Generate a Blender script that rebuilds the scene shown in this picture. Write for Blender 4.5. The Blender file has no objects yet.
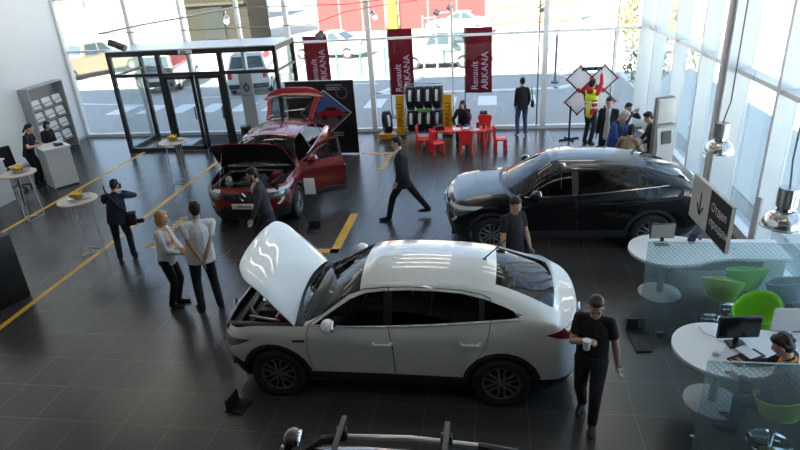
import bpy, bmesh, math, random
import numpy as np
from mathutils import Vector, Matrix, Euler

random.seed(7)
SC = bpy.context.scene
COL = SC.collection
R = math.radians

# ------------------------------------------------------------------ camera
def make_camera():
    p, r, y, F, H = .421106889, -.0647988204, -.168545255, 597.5, 4.9636
    cy, sy = math.cos(y), math.sin(y)
    f = Vector((sy*math.cos(p), cy*math.cos(p), -math.sin(p)))
    rt = Vector((cy, -sy, 0)); up = rt.cross(f)
    r2 = rt*math.cos(r) + up*math.sin(r)
    u2 = up*math.cos(r) - rt*math.sin(r)
    m = Matrix(((r2.x, u2.x, -f.x, 0), (r2.y, u2.y, -f.y, 0), (r2.z, u2.z, -f.z, H), (0, 0, 0, 1)))
    cd = bpy.data.cameras.new('camera')
    cd.sensor_width = 36; cd.lens = F/800*36; cd.clip_end = 400; cd.clip_start = .05
    o = bpy.data.objects.new('camera', cd); COL.objects.link(o)
    o.matrix_world = m
    SC.camera = o
make_camera()

# ------------------------------------------------------------------ world, sun, exposure
SC.view_settings.view_transform = 'Standard'
SC.view_settings.look = 'None'
SC.view_settings.gamma = 1.0
SC.view_settings.use_curve_mapping = False
SC.view_settings.exposure = 0.5
SC.cycles.transparent_max_bounces = 24
SC.cycles.max_bounces = 10
SC.cycles.diffuse_bounces = 5
SC.cycles.sample_clamp_indirect = 12

SKY = 3.4
SUN = 30.0
w = bpy.data.worlds.new('sky'); SC.world = w; w.use_nodes = True
nt = w.node_tree; nt.nodes.clear()
out = nt.nodes.new('ShaderNodeOutputWorld'); bg = nt.nodes.new('ShaderNodeBackground')
tc = nt.nodes.new('ShaderNodeTexCoord'); sep = nt.nodes.new('ShaderNodeSeparateXYZ')
rmp = nt.nodes.new('ShaderNodeValToRGB')
nt.links.new(tc.outputs['Generated'], sep.inputs[0]); nt.links.new(sep.outputs['Z'], rmp.inputs[0])
rmp.color_ramp.elements[0].position = 0.0; rmp.color_ramp.elements[0].color = (.95, .98, 1.0, 1)
rmp.color_ramp.elements[1].position = .85; rmp.color_ramp.elements[1].color = (.17, .23, .33, 1)
for p_, c_ in ((.11, (.40, .49, .60, 1)), (.36, (.20, .30, .45, 1))):
    e_ = rmp.color_ramp.elements.new(p_); e_.color = c_
nt.links.new(rmp.outputs[0], bg.inputs[0]); bg.inputs[1].default_value = SKY
nt.links.new(bg.outputs[0], out.inputs[0])

sl = bpy.data.lights.new('sun', 'SUN'); sl.energy = SUN; sl.angle = R(.6); sl.color = (1, .95, .86)
so = bpy.data.objects.new('sun', sl); COL.objects.link(so)
so.rotation_euler = (R(49), 0, R(-22))      # high behind the showroom, so the street in front lies in its shade

def portal(name, loc, rot, sx, sy):
    l = bpy.data.lights.new(name, 'AREA'); l.shape = 'RECTANGLE'; l.size = sx; l.size_y = sy
    l.cycles.is_portal = True
    o = bpy.data.objects.new(name, l); COL.objects.link(o); o.location = loc; o.rotation_euler = rot
portal('portal_front', (-4.6, 18.35, 3.8), (R(-90), 0, 0), 18.4, 7.4)
portal('portal_side', (4.75, 7, 3.8), (0, R(90), 0), 7.4, 22)

# ------------------------------------------------------------------ materials
MATS = {}
def mat(name, col=(.5, .5, .5), rough=.5, metal=0.0, spec=.5, coat=0.0, emit=None, estr=0.0, noise=0.0, nscale=20, bump=0.0, bscale=60):
    if name in MATS: return MATS[name]
    m = bpy.data.materials.new(name); m.use_nodes = True
    b = m.node_tree.nodes['Principled BSDF']; L = m.node_tree.links; N = m.node_tree.nodes
    b.inputs['Base Color'].default_value = (*col, 1); b.inputs['Roughness'].default_value = rough
    b.inputs['Metallic'].default_value = metal; b.inputs['Specular IOR Level'].default_value = spec
    b.inputs['Coat Weight'].default_value = coat; b.inputs['Coat Roughness'].default_value = .03
    if emit: b.inputs['Emission Color'].default_value = (*emit, 1); b.inputs['Emission Strength'].default_value = estr
    if noise or bump:
        tcn = N.new('ShaderNodeTexCoord'); nz = N.new('ShaderNodeTexNoise')
        nz.inputs['Scale'].default_value = nscale; nz.inputs['Detail'].default_value = 4
        L.new(tcn.outputs['Object'], nz.inputs['Vector'])
        if noise:
            mx = N.new('ShaderNodeMix'); mx.data_type = 'RGBA'
            mx.inputs['A'].default_value = (*[c*(1-noise) for c in col], 1)
            mx.inputs['B'].default_value = (*[min(1, c*(1+noise)) for c in col], 1)
            L.new(nz.outputs['Fac'], mx.inputs['Factor']); L.new(mx.outputs['Result'], b.inputs['Base Color'])
        if bump:
            nb = N.new('ShaderNodeTexNoise'); nb.inputs['Scale'].default_value = bscale
            L.new(tcn.outputs['Object'], nb.inputs['Vector'])
            bp = N.new('ShaderNodeBump'); bp.inputs['Strength'].default_value = bump; bp.inputs['Distance'].default_value = .01
            L.new(nb.outputs['Fac'], bp.inputs['Height']); L.new(bp.outputs[0], b.inputs['Normal'])
    MATS[name] = m
    return m

def glass_mat(name, tint=(.9, .95, .95), refl=1.0, rough=.0, ior=1.5):
    if name in MATS: return MATS[name]
    m = bpy.data.materials.new(name); m.use_nodes = True
    N = m.node_tree.nodes; L = m.node_tree.links; N.clear()
    o = N.new('ShaderNodeOutputMaterial'); t = N.new('ShaderNodeBsdfTransparent'); g = N.new('ShaderNodeBsdfGlossy')
    f = N.new('ShaderNodeFresnel'); mx = N.new('ShaderNodeMixShader'); mu = N.new('ShaderNodeMath'); mu.operation = 'MULTIPLY'
    gm = N.new('ShaderNodeNewGeometry'); im = N.new('ShaderNodeMix'); im.data_type = 'FLOAT'
    im.inputs['A'].default_value = ior; im.inputs['B'].default_value = 1/ior
    L.new(gm.outputs['Backfacing'], im.inputs['Factor']); L.new(im.outputs['Result'], f.inputs['IOR'])
    t.inputs[0].default_value = (*tint, 1); g.inputs['Roughness'].default_value = rough
    mu.inputs[1].default_value = refl
    L.new(f.outputs[0], mu.inputs[0]); L.new(mu.outputs[0], mx.inputs[0]); L.new(t.outputs[0], mx.inputs[1]); L.new(g.outputs[0], mx.inputs[2])
    L.new(mx.outputs[0], o.inputs[0])
    MATS[name] = m
    return m

def backlit_mat(name, col, k=.5):
    """thin cloth or sheet that lets light through"""
    if name in MATS: return MATS[name]
    m = bpy.data.materials.new(name); m.use_nodes = True
    N = m.node_tree.nodes; L = m.node_tree.links; N.clear()
    o = N.new('ShaderNodeOutputMaterial'); d = N.new('ShaderNodeBsdfDiffuse'); t = N.new('ShaderNodeBsdfTranslucent'); mx = N.new('ShaderNodeMixShader')
    d.inputs[0].default_value = (*col, 1); t.inputs[0].default_value = (*col, 1); mx.inputs[0].default_value = k
    L.new(d.outputs[0], mx.inputs[1]); L.new(t.outputs[0], mx.inputs[2]); L.new(mx.outputs[0], o.inputs[0])
    MATS[name] = m
    return m

def frosted_mat(name):
    """glass partition with a grid of frosted dots and a faint green-blue film"""
    m = bpy.data.materials.new(name); m.use_nodes = True
    N = m.node_tree.nodes; L = m.node_tree.links; N.clear()
    o = N.new('ShaderNodeOutputMaterial'); tc = N.new('ShaderNodeTexCoord'); sp = N.new('ShaderNodeSeparateXYZ')
    L.new(tc.outputs['Object'], sp.inputs[0])
    def mth(op, a, b=None):
        n = N.new('ShaderNodeMath'); n.operation = op
        for i, v in enumerate((a, b)):
            if v is None: continue
            if isinstance(v, (int, float)): n.inputs[i].default_value = v
            else: L.new(v, n.inputs[i])
        return n.outputs[0]
    P = .058
    u = mth('DIVIDE', mth('ADD', sp.outputs['X'], sp.outputs['Z']), P)
    v = mth('DIVIDE', mth('SUBTRACT', sp.outputs['X'], sp.outputs['Z']), P)
    du = mth('ABSOLUTE', mth('SUBTRACT', mth('FRACT', u), .5)); dv = mth('ABSOLUTE', mth('SUBTRACT', mth('FRACT', v), .5))
    rr = mth('SQRT', mth('ADD', mth('MULTIPLY', du, du), mth('MULTIPLY', dv, dv)))
    # dots shrink towards the foot of the pane
    dot = mth('LESS_THAN', rr, .27)
    tr = N.new('ShaderNodeBsdfTransparent'); tr.inputs[0].default_value = (.84, .92, .94, 1)
    gl = N.new('ShaderNodeBsdfGlossy'); gl.inputs['Roughness'].default_value = .02
    fr = N.new('ShaderNodeFresnel'); gm = N.new('ShaderNodeNewGeometry'); im = N.new('ShaderNodeMix'); im.data_type = 'FLOAT'
    im.inputs['A'].default_value = 1.5; im.inputs['B'].default_value = 1/1.5
    L.new(gm.outputs['Backfacing'], im.inputs['Factor']); L.new(im.outputs['Result'], fr.inputs[0])
    m1 = N.new('ShaderNodeMixShader'); L.new(fr.outputs[0], m1.inputs[0]); L.new(tr.outputs[0], m1.inputs[1]); L.new(gl.outputs[0], m1.inputs[2])
    df = N.new('ShaderNodeBsdfDiffuse'); df.inputs[0].default_value = (.45, .56, .58, 1)
    tl = N.new('ShaderNodeBsdfTranslucent'); tl.inputs[0].default_value = (.45, .56, .58, 1)
    m2 = N.new('ShaderNodeMixShader'); m2.inputs[0].default_value = .5; L.new(df.outputs[0], m2.inputs[1]); L.new(tl.outputs[0], m2.inputs[2])
    fac = mth('ADD', mth('MULTIPLY', mth('SUBTRACT', 1.0, dot), mth('ADD', mth('MULTIPLY', mth('MULTIPLY', sp.outputs['Z'], sp.outputs['Z']), .09), .03)), .03)
    m3 = N.new('ShaderNodeMixShader'); L.new(fac, m3.inputs[0]); L.new(m1.outputs[0], m3.inputs[1]); L.new(m2.outputs[0], m3.inputs[2])
    L.new(m3.outputs[0], o.inputs[0])
    MATS[name] = m
    return m

M_white = mat('white_paint', (.78, .80, .82), .5)
M_wall = mat('wall_plaster', (.82, .84, .85), .7, noise=.03, nscale=2)
M_frame = mat('white_aluminium', (.84, .86, .87), .35)
M_pale = mat('pale_grey_laminate', (.55, .57, .58), .45)
M_dark = mat('dark_anthracite', (.018, .020, .022), .4)
M_black = mat('black_plastic', (.012, .012, .013), .45)
M_rubber = mat('black_rubber', (.015, .015, .016), .75, bump=.2, bscale=90)
M_chrome = mat('chrome', (.75, .75, .76), .12, metal=1)
M_steel = mat('brushed_steel', (.42, .42, .43), .3, metal=1)
M_yellow = mat('yellow_tape', (.72, .40, .03), .5)
M_red = mat('red_plastic', (.78, .03, .025), .4)
M_paper = mat('paper', (.8, .8, .8), .7)
M_glass = glass_mat('clear_glass', (.95, .97, .97))
M_sideglass = glass_mat('side_wall_glass', (.90, .95, .96), ior=1.45)
M_cloth_black = mat('black_cloth', (.010, .010, .012), .85)
M_skin = mat('skin', (.60, .36, .26), .5)

# ------------------------------------------------------------------ mesh helpers
def link_mesh(name, me, parent=None, loc=None, rot=None):
    o = bpy.data.objects.new(name, me); COL.objects.link(o)
    if parent is not None: o.parent = parent
    if loc is not None: o.location = loc
    if rot is not None: o.rotation_euler = rot
    return o

def tag(o, label=None, cat=None, group=None, kind=None):
    if label: o['label'] = label
    if cat: o['category'] = cat
    if group: o['group'] = group
    if kind: o['kind'] = kind
    return o

def empty(name, loc=(0, 0, 0), rz=0.0, label=None, cat=None, group=None, scale=1):
    o = bpy.data.objects.new(name, None); COL.objects.link(o); o.empty_display_size = .2
    o.location = loc; o.rotation_euler = (0, 0, rz); o.scale = (scale,)*3
    return tag(o, label, cat, group)

def kids(o): return [c for c in COL.objects if c.parent == o]
def copy_tree(o, parent=None):
    c = o.copy(); COL.objects.link(c)
    if parent is not None: c.parent = parent
    for ch in kids(o): copy_tree(ch, c)
    return c

class MB:
    def __init__(s): s.bm = bmesh.new(); s.mi = 0
    def _fin(s, faces):
        for f in faces: f.material_index = s.mi
    def mat(s, i): s.mi = i; return s
    def box(s, c, d, rot=None, bev=0.0, seg=2):
        r = bmesh.ops.create_cube(s.bm, size=1)
        M = Matrix.Translation(Vector(c)) @ (Euler(rot).to_matrix().to_4x4() if rot is not None else Matrix()) @ Matrix.Diagonal((*d, 1))
        bmesh.ops.transform(s.bm, matrix=M, verts=r['verts'])
        fs = {f for v in r['verts'] for f in v.link_faces}
        s._fin(fs)
        if bev > 0:
            es = list({e for v in r['verts'] for e in v.link_edges})
            rb = bmesh.ops.bevel(s.bm, geom=es, offset=bev, segments=seg, affect='EDGES', profile=.5)
            s._fin(rb['faces'])
        return s
    def cyl(s, c, r1, h, r2=None, seg=24, axis='z', rot=None):
        r2 = r1 if r2 is None else r2
        r = bmesh.ops.create_cone(s.bm, cap_ends=True, segments=seg, radius1=r1, radius2=r2, depth=h)
        A = {'z': Matrix(), 'x': Matrix.Rotation(R(90), 4, 'Y'), 'y': Matrix.Rotation(R(-90), 4, 'X')}[axis]
        M = Matrix.Translation(Vector(c)) @ (Euler(rot).to_matrix().to_4x4() if rot is not None else Matrix()) @ A
        bmesh.ops.transform(s.bm, matrix=M, verts=r['verts'])
        s._fin({f for v in r['verts'] for f in v.link_faces}); return s
    def bar(s, a, b, r, r2=None, seg=8):
        a, b = Vector(a), Vector(b); d = b-a
        if d.length < 1e-6: return s
        q = bmesh.ops.create_cone(s.bm, cap_ends=True, segments=seg, radius1=r, radius2=r if r2 is None else r2, depth=d.length)
        M = Matrix.Translation((a+b)/2) @ d.to_track_quat('Z', 'Y').to_matrix().to_4x4()
        bmesh.ops.transform(s.bm, matrix=M, verts=q['verts'])
        s._fin({f for v in q['verts'] for f in v.link_faces}); return s
    def tube(s, pts, r, seg=6):
        pts = [Vector(p) for p in pts]; n = len(pts); rings = []
        up = None
        for i, p in enumerate(pts):
            t = (pts[min(i+1, n-1)]-pts[max(i-1, 0)]).normalized()
            if up is None:
                up = t.orthogonal().normalized()
            up = (up - t*up.dot(t)).normalized(); sd = t.cross(up)
            rr = r[i] if isinstance(r, (list, tuple)) else r
            rings.append([s.bm.verts.new(p+(up*math.cos(2*math.pi*k/seg)+sd*math.sin(2*math.pi*k/seg))*rr) for k in range(seg)])
        fs = []
        for a, b in zip(rings, rings[1:]):
            for k in range(seg): fs.append(s.bm.faces.new((a[k], a[(k+1) % seg], b[(k+1) % seg], b[k])))
        fs.append(s.bm.faces.new(rings[0][::-1])); fs.append(s.bm.faces.new(rings[-1]))
        s._fin(fs); return s
    def ball(s, c, r, seg=16, rot=None):
        r = (r, r, r) if isinstance(r, (int, float)) else r
        q = bmesh.ops.create_uvsphere(s.bm, u_segments=seg, v_segments=max(6, seg//2), radius=1)
        M = Matrix.Translation(Vector(c)) @ (Euler(rot).to_matrix().to_4x4() if rot is not None else Matrix()) @ Matrix.Diagonal((*r, 1))
        bmesh.ops.transform(s.bm, matrix=M, verts=q['verts'])
        s._fin({f for v in q['verts'] for f in v.link_faces}); return s
    def lathe(s, prof, c=(0, 0, 0), seg=32, axis='z', closed=False, a0=0.0, a1=2*math.pi):
        full = abs(a1-a0-2*math.pi) < 1e-6
        n = seg if full else seg+1
        rings = []
        for k in range(n):
            a = a0+(a1-a0)*k/seg; ca, sa = math.cos(a), math.sin(a); ring = []
            for (r, z) in prof:
                p = {'z': (r*ca, r*sa, z), 'y': (r*ca, z, r*sa), 'x': (z, r*ca, r*sa)}[axis]
                ring.append(s.bm.verts.new(Vector(p)+Vector(c)))
            rings.append(ring)
        fs = []; m = len(prof)
        for k in range(seg):
            A, B = rings[k], rings[(k+1) % n]
            for j in range(m if closed else m-1):
                j2 = (j+1) % m
                try: fs.append(s.bm.faces.new((A[j], B[j], B[j2], A[j2])))
                except ValueError: pass
        s._fin(fs); return s
    def prism(s, poly, z0, z1, plane='xy', off=0.0):
        """extrude a 2-D polygon; plane says which axes it lies in"""
        def P(a, b, h): return {'xy': (a, b, h), 'xz': (a, h, b), 'yz': (h, a, b)}[plane]
        A = [s.bm.verts.new(P(a, b, z0)) for a, b in poly]; B = [s.bm.verts.new(P(a, b, z1)) for a, b in poly]
        n = len(poly); fs = []
        for i in range(n): fs.append(s.bm.faces.new((A[i], A[(i+1) % n], B[(i+1) % n], B[i])))
        fs.append(s.bm.faces.new(A[::-1])); fs.append(s.bm.faces.new(B))
        s._fin(fs); return s
    def quad(s, *pts):
        s._fin([s.bm.faces.new([s.bm.verts.new(p) for p in pts])]); return s
    def build(s, name, m, parent=None, loc=None, rot=None, smooth=True, angle=35):
        bmesh.ops.remove_doubles(s.bm, verts=s.bm.verts, dist=1e-5)
        bmesh.ops.recalc_face_normals(s.bm, faces=s.bm.faces)
        me = bpy.data.meshes.new(name); s.bm.to_mesh(me); s.bm.free()
        for x in (m if isinstance(m, (list, tuple)) else [m]): me.materials.append(x)
        if smooth and len(me.polygons):
            me.polygons.foreach_set('use_smooth', [True]*len(me.polygons))
            me.set_sharp_from_angle(angle=R(angle))
        return link_mesh(name, me, parent, loc, rot)

def text_obj(name, body, size, m, parent=None, loc=(0, 0, 0), rot=(0, 0, 0), align='CENTER', depth=.002, sx=1.0):
    cu = bpy.data.curves.new(name, 'FONT'); cu.body = body; cu.size = size; cu.align_x = align; cu.align_y = 'CENTER'; cu.extrude = depth
    cu.resolution_u = 3
    o = bpy.data.objects.new(name, cu); COL.objects.link(o)
    dg = bpy.context.evaluated_depsgraph_get()
    me = bpy.data.meshes.new_from_object(o.evaluated_get(dg)); me.name = name
    bpy.data.objects.remove(o); bpy.data.curves.remove(cu)
    me.materials.clear(); me.materials.append(m)
    o2 = link_mesh(name, me, parent, loc, rot); o2.scale = (sx, 1, 1)
    return o2

# ------------------------------------------------------------------ the setting
XL, XR, YF, YB, ZC = -13.65, 4.45, 18.15, -4.0, 7.5
def floor_material():
    m = bpy.data.materials.new('dark_floor_tiles'); m.use_nodes = True
    N = m.node_tree.nodes; L = m.node_tree.links; b = N['Principled BSDF']
    tc = N.new('ShaderNodeTexCoord'); sp = N.new('ShaderNodeSeparateXYZ'); L.new(tc.outputs['Object'], sp.inputs[0])
    def mth(op, a, b2=None):
        n = N.new('ShaderNodeMath'); n.operation = op
        for i, v in enumerate((a, b2)):
            if v is None: continue
            if isinstance(v, (int, float)): n.inputs[i].default_value = v
            else: L.new(v, n.inputs[i])
        return n.outputs[0]
    T = .604
    u = mth('DIVIDE', mth('ADD', sp.outputs['X'], 2.60+60*T), T); v = mth('DIVIDE', mth('ADD', sp.outputs['Y'], -5.66+60*T), T)
    def line(t): return mth('LESS_THAN', mth('ABSOLUTE', mth('SUBTRACT', mth('FRACT', mth('ADD', t, .5)), .5)), .006)
    g = mth('MAXIMUM', line(u), line(v))
    cmb = N.new('ShaderNodeCombineXYZ'); L.new(mth('FLOOR', u), cmb.inputs[0]); L.new(mth('FLOOR', v), cmb.inputs[1])
    wn = N.new('ShaderNodeTexWhiteNoise'); L.new(cmb.outputs[0], wn.inputs['Vector'])
    nz = N.new('ShaderNodeTexNoise'); nz.inputs['Scale'].default_value = 2.3; nz.inputs['Detail'].default_value = 3; L.new(tc.outputs['Object'], nz.inputs['Vector'])
    mx = N.new('ShaderNodeMix'); mx.data_type = 'RGBA'
    mx.inputs['A'].default_value = (.046, .046, .046, 1); mx.inputs['B'].default_value = (.055, .054, .053, 1)
    L.new(wn.outputs['Value'], mx.inputs['Factor'])
    m2 = N.new('ShaderNodeMix'); m2.data_type = 'RGBA'; L.new(g, m2.inputs['Factor']); L.new(mx.outputs['Result'], m2.inputs['A'])
    m2.inputs['B'].default_value = (.125, .105, .085, 1); L.new(m2.outputs['Result'], b.inputs['Base Color'])
    b.inputs['Roughness'].default_value = .25
    b.inputs['Specular IOR Level'].default_value = .65
    return m

def struct(o): o['kind'] = 'structure'; return o
def sbox(name, lo, hi, m, parent=None, bev=0):
    lo, hi = Vector(lo), Vector(hi)
    o = MB().box((lo+hi)/2, hi-lo, bev=bev).build(name, m, parent, smooth=False)
    if parent is None: struct(o)
    return o

sbox('floor', (XL-.2, YB, -.1), (XR+.1, YF+.05, 0), floor_material())
sbox('ceiling', (XL-.3, YB-.3, ZC), (XR+.4, YF+.3, ZC+.4), mat('ceiling_white', (.30, .30, .30), .8))
sbox('wall_left', (XL-.2, YB, 0), (XL, YF+.1, ZC), M_wall)
sbox('wall_back', (XL-.2, YB-.2, 0), (XR+.3, YB, ZC), mat('back_wall_grey', (.16, .16, .17), .8))
sbox('floor_mezzanine', (XL, YB, 3.2), (XR, .15, 3.45), mat('mezzanine_grey', (.15, .15, .15), .7))
sbox('baseboard_left', (XL, YB, 0), (XL+.015, YF, .09), M_pale)

# street facade: a mullion per bay edge, a pane per bay
FX = [(XL+.04, .10), (-11.2, .13), (-9.42, .10), (-7.62, .10), (-6.12, .13), (-3.65, .14), (-1.2, .06), (1.47, .15), (3.42, .05), (4.2, .36)]
nw = 0; ntr = 0
for i, (x, wd) in enumerate(FX):
    ntr += 1; dp = .16 if wd > .08 else .09
    sbox('trim_%d' % ntr, (x-wd/2, YF-dp, 0), (x+wd/2, YF, ZC), M_frame)
    if i+1 < len(FX):
        nw += 1
        a, b2 = x+wd/2, FX[i+1][0]-FX[i+1][1]/2
        p = sbox('window_%d' % nw, (a, YF-.055, .1), (b2, YF-.045, ZC), M_glass)
        for z in (2.79, 4.36, 5.95):
            sbox('transom', (a, YF-.10, z-.032), (b2, YF-.01, z+.032), M_frame, p)
        sbox('window_sill', (a, YF-.14, 0), (b2, YF, .10), M_frame, p)
# thin dark down pipe beside the white mullion
sbox('trim_%d' % (ntr+1), (1.27, YF-.09, 0), (1.31, YF-.02, ZC), mat('grey_pipe', (.22, .22, .24), .4)); ntr += 1

# glazed side wall with deep white fins
FY = [17.2, 15.25, 13.32, 11.46, 9.62, 7.72, 5.8, 3.9]
for i, y in enumerate(FY):
    ntr += 1; dep = .36 if i == 3 else .24
    sbox('trim_%d' % ntr, (XR-dep, y, 0), (XR+.06, y+.09, ZC), M_frame)
    top = YF-.2 if i == 0 else FY[i-1]
    nw += 1
    p = sbox('window_%d' % nw, (XR+.02, y+.09, .2), (XR+.03, top, ZC), M_sideglass)
    for z in (2.80, 5.4):
        sbox('transom', (XR-.20, y+.09, z-.05), (XR+.05, top, z+.03), M_frame, p)
    sbox('window_sill', (XR-.12, y+.09, 0), (XR+.06, top, .2), M_frame, p)
sbox('wall_right', (XR-.1, YB, 0), (XR+.1, 3.9, ZC), M_wall)  # unseen stretch made solid instead of glazed, to cut side light in the hall
# tan steel post standing just inside the fins
ntr += 1
sbox('trim_%d' % ntr, (XR-.43, 11.55, 0), (XR-.33, 11.64, ZC), mat('taupe_post', (.56, .52, .51), .5))

# street outside
M_asph = mat('asphalt', (.40, .39, .37), .85, noise=.15, nscale=6)
sbox('street', (-80, -20, -.2), (60, 110, -.05), M_asph)
sbox('pavement', (-80, 30, -.06), (60, 110, -.03), mat('pale_road', (.42, .40, .37), .9, noise=.1, nscale=1.5))
sbox('pavement_side', (5.2, -20, -.06), (60, 30, -.03), mat('white_concrete', (.68, .69, .64), .9))
M_line = mat('road_paint', (.78, .78, .77), .7)
def ground_marks(name, quads, label):
    b = MB()
    for (x0, y0, x1, y1) in quads: b.box(((x0+x1)/2, (y0+y1)/2, -.045), (abs(x1-x0), abs(y1-y0), .012))
    return struct(b.build(name, M_line, smooth=False))
sbox('wall_neighbour', (-45, YB, 0), (XL-.35, YF+.1, ZC+.4), mat('neighbour_plaster', (.5, .5, .48), .8))  # unseen block added so the building's shade covers the left of the street
n = 0
for x0 in (-15.2, -13.9, -12.6, -11.3, -10.0, -8.7, -7.4, -6.1, -4.75, -3.4, -2.05, -.55, .85):
    n += 1; ground_marks('road_marking_%d' % n, [(x0, 21.4, x0+.68, 22.9)], '')
sk = MB()
kp = [(-4.6, 23.6), (-3.2, 26.9), (2.2, 26.9), (3.1, 26.2), (3.2, 24.4), (2.4, 23.7), (-4.6, 23.6)]
for a, b2 in zip(kp, kp[1:]):
    d = Vector((b2[0]-a[0], b2[1]-a[1], 0)); c = Vector(((a[0]+b2[0])/2, (a[1]+b2[1])/2, -.02))
    sk.box(c, (d.length+.15, .28, .08), rot=(0, 0, math.atan2(d.y, d.x)))
struct(sk.build('road_kerb', M_line, smooth=False))
for k, (a, b2) in enumerate((((-22, 24.4), (-14, 22.9)), ((-19.5, 27.3), (-12.4, 26.2)), ((-12.5, 24.2), (-8.6, 24.2)), ((-8.4, 26.6), (-5.0, 26.0)))):
    d = Vector((b2[0]-a[0], b2[1]-a[1], 0))
    struct(MB().box(((a[0]+b2[0])/2, (a[1]+b2[1])/2, -.045), (d.length, .16, .012), rot=(0, 0, math.atan2(d.y, d.x))).build('road_line_%d' % (k+1), M_line, smooth=False))

# yellow floor tape
def tape(name, segs, lab):
    b = MB()
    for (p, q, wd) in segs:
        d = Vector((q[0]-p[0], q[1]-p[1], 0))
        b.box(((p[0]+q[0])/2, (p[1]+q[1])/2, .0012), (d.length, wd, .0024), rot=(0, 0, math.atan2(d.y, d.x)))
    o = b.build(name, M_yellow, smooth=False); o['kind'] = 'structure'; return o
tape('floor_marking_1', [((-7.68, 4.0), (-7.68, 16.2), .10)], '')
tape('floor_marking_2', [((-10.62, 8.2), (-10.5, 16.2), .10)], '')
tape('floor_marking_3', [((-2.93, 9.65), (-2.93, 11.5), .17), ((-3.5, 9.73), (-2.85, 9.73), .16)], '')
def chevrons(name, x, y0, y1, xa, xb, yy):
    b = MB()
    k = 0; y = y0
    while y < y1:
        b.box((x, y, .0012), (.19, .11, .0024), rot=(0, 0, .5)); y += .16; k += 1
    b.box(((xa+xb)/2, yy, .0012), (xb-xa, .17, .0024))
    o = b.build(name, mat('pale_orange_tape', (.55, .34, .10), .5), smooth=False); o['kind'] = 'structure'
chevrons('floor_marking_4', -6.72, 9.95, 11.25, -6.85, -6.1, 9.85)
chevrons('floor_marking_5', -2.82, 14.45, 15.7, -3.6, -2.7, 15.75)

# ceiling luminaires: long tubes over the hall
M_tube = mat('lamp_tube', (.9, .9, .9), .5, emit=(1.0, .90, .76), estr=11)
for j, y in enumerate((3.0, 8.0, 12.6, 14.3, 15.9, 17.3)):
    for k, x in enumerate((-10.5, -6.2, -1.9, 2.2)):
        o = empty('ceiling_lamp', (x, y, ZC-.5), label='long white tube lamp hung under the showroom ceiling', cat='lamp', group='tube lamps under the ceiling')
        MB().box((0, 0, .05), (2.4, .14, .05)).build('housing', M_frame, o, smooth=False)
        MB().cyl((0, 0, .0), .045, 2.3, axis='x', seg=10).build('tube', M_tube, o)
        b = MB()
        for xx in (-.9, .9): b.bar((xx, 0, .07), (xx, 0, .5), .006)
        b.build('hanger', M_steel, o)

# ------------------------------------------------------------------ the coupe SUV, built once as panels
def cr_eval(P, n):
    """interpolating centripetal Catmull-Rom along axis 0 (P already has a ghost at each end); n samples per span"""
    out = []
    for i in range(1, len(P)-2):
        p0, p1, p2, p3 = P[i-1], P[i], P[i+1], P[i+2]
        def dt(a, b): return np.sqrt(np.linalg.norm(b-a, axis=-1, keepdims=True))+1e-4
        t0 = np.zeros_like(p0[..., :1]); t1 = t0+dt(p0, p1); t2 = t1+dt(p1, p2); t3 = t2+dt(p2, p3)
        m = n[i-1] if isinstance(n, (list, tuple)) else n
        for k in range(m+(1 if i == len(P)-3 else 0)):
            t = t1+(t2-t1)*k/m
            A1 = (t1-t)/(t1-t0)*p0+(t-t0)/(t1-t0)*p1; A2 = (t2-t)/(t2-t1)*p1+(t-t1)/(t2-t1)*p2; A3 = (t3-t)/(t3-t2)*p2+(t-t2)/(t3-t2)*p3
            B1 = (t2-t)/(t2-t0)*A1+(t-t0)/(t2-t0)*A2; B2 = (t3-t)/(t3-t1)*A2+(t-t1)/(t3-t1)*A3
            out.append((t2-t)/(t2-t1)*B1+(t-t1)/(t2-t1)*B2)
    return np.array(out)

#  columns: 0..3 nose, 4 hood, 5 front axle, 6 hood rear, 7 cowl, 8 roof front, 9.. roof, 12 roof rear, 13, 14 glass foot, 15..18 tail
XC = [None, None, None, None, 1.64, 1.36, 1.04, .97, .38, 0., -.50, -.95, -1.29, -1.60, -1.89, None, None, None, None]
NC = len(XC)
def lower_row(xf, xr, w, zs, bulge=0.0):
    """plan contour of the body at one height; zs = z per column (19 values or one)"""
    pts = []
    ff = [(0, 0), (.025, .43), (.11, .68), (.27, .835)]; rf = [(.28, .84), (.115, .70), (.03, .42), (0, 0)]
    for j in range(NC):
        z = zs[j] if isinstance(zs, (list, tuple)) else zs
        if j < 4: pts.append((xf-ff[j][0], ff[j][1]*w/.905, z))
        elif j > 14: pts.append((xr+rf[j-15][0], rf[j-15][1]*w/.905, z))
        else:
            x = XC[j]; prof = 1.0-.055*max(0, (x-1.0)/.75)**2-.03*max(0, (-x-1.1)/.7)**2-.012*max(0, 1-(x/.9)**2)*bulge
            pts.append((x, w*prof, z))
    return pts
zb = [.925, .93, .94, .955, .985, 1.01, 1.025, 1.025, 1.035, 1.052, 1.085, 1.12, 1.148, 1.165, 1.155, 1.105, 1.10, 1.107, 1.112]
rows = [lower_row(1.98, -2.11, .72, .20), lower_row(2.08, -2.21, .845, .25), lower_row(2.145, -2.30, .885, .42, 1),
        lower_row(2.175, -2.31, .908, .59, 1.6), lower_row(2.17, -2.297, .915, .77, .6),
        lower_row(2.125, -2.285, .900, [.865, .87, .88, .895, .91, .915, .92, .92, .93, .94, .96, .985, 1.01, 1.03, 1.03, 1.0, .985, .98, .98])]
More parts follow.
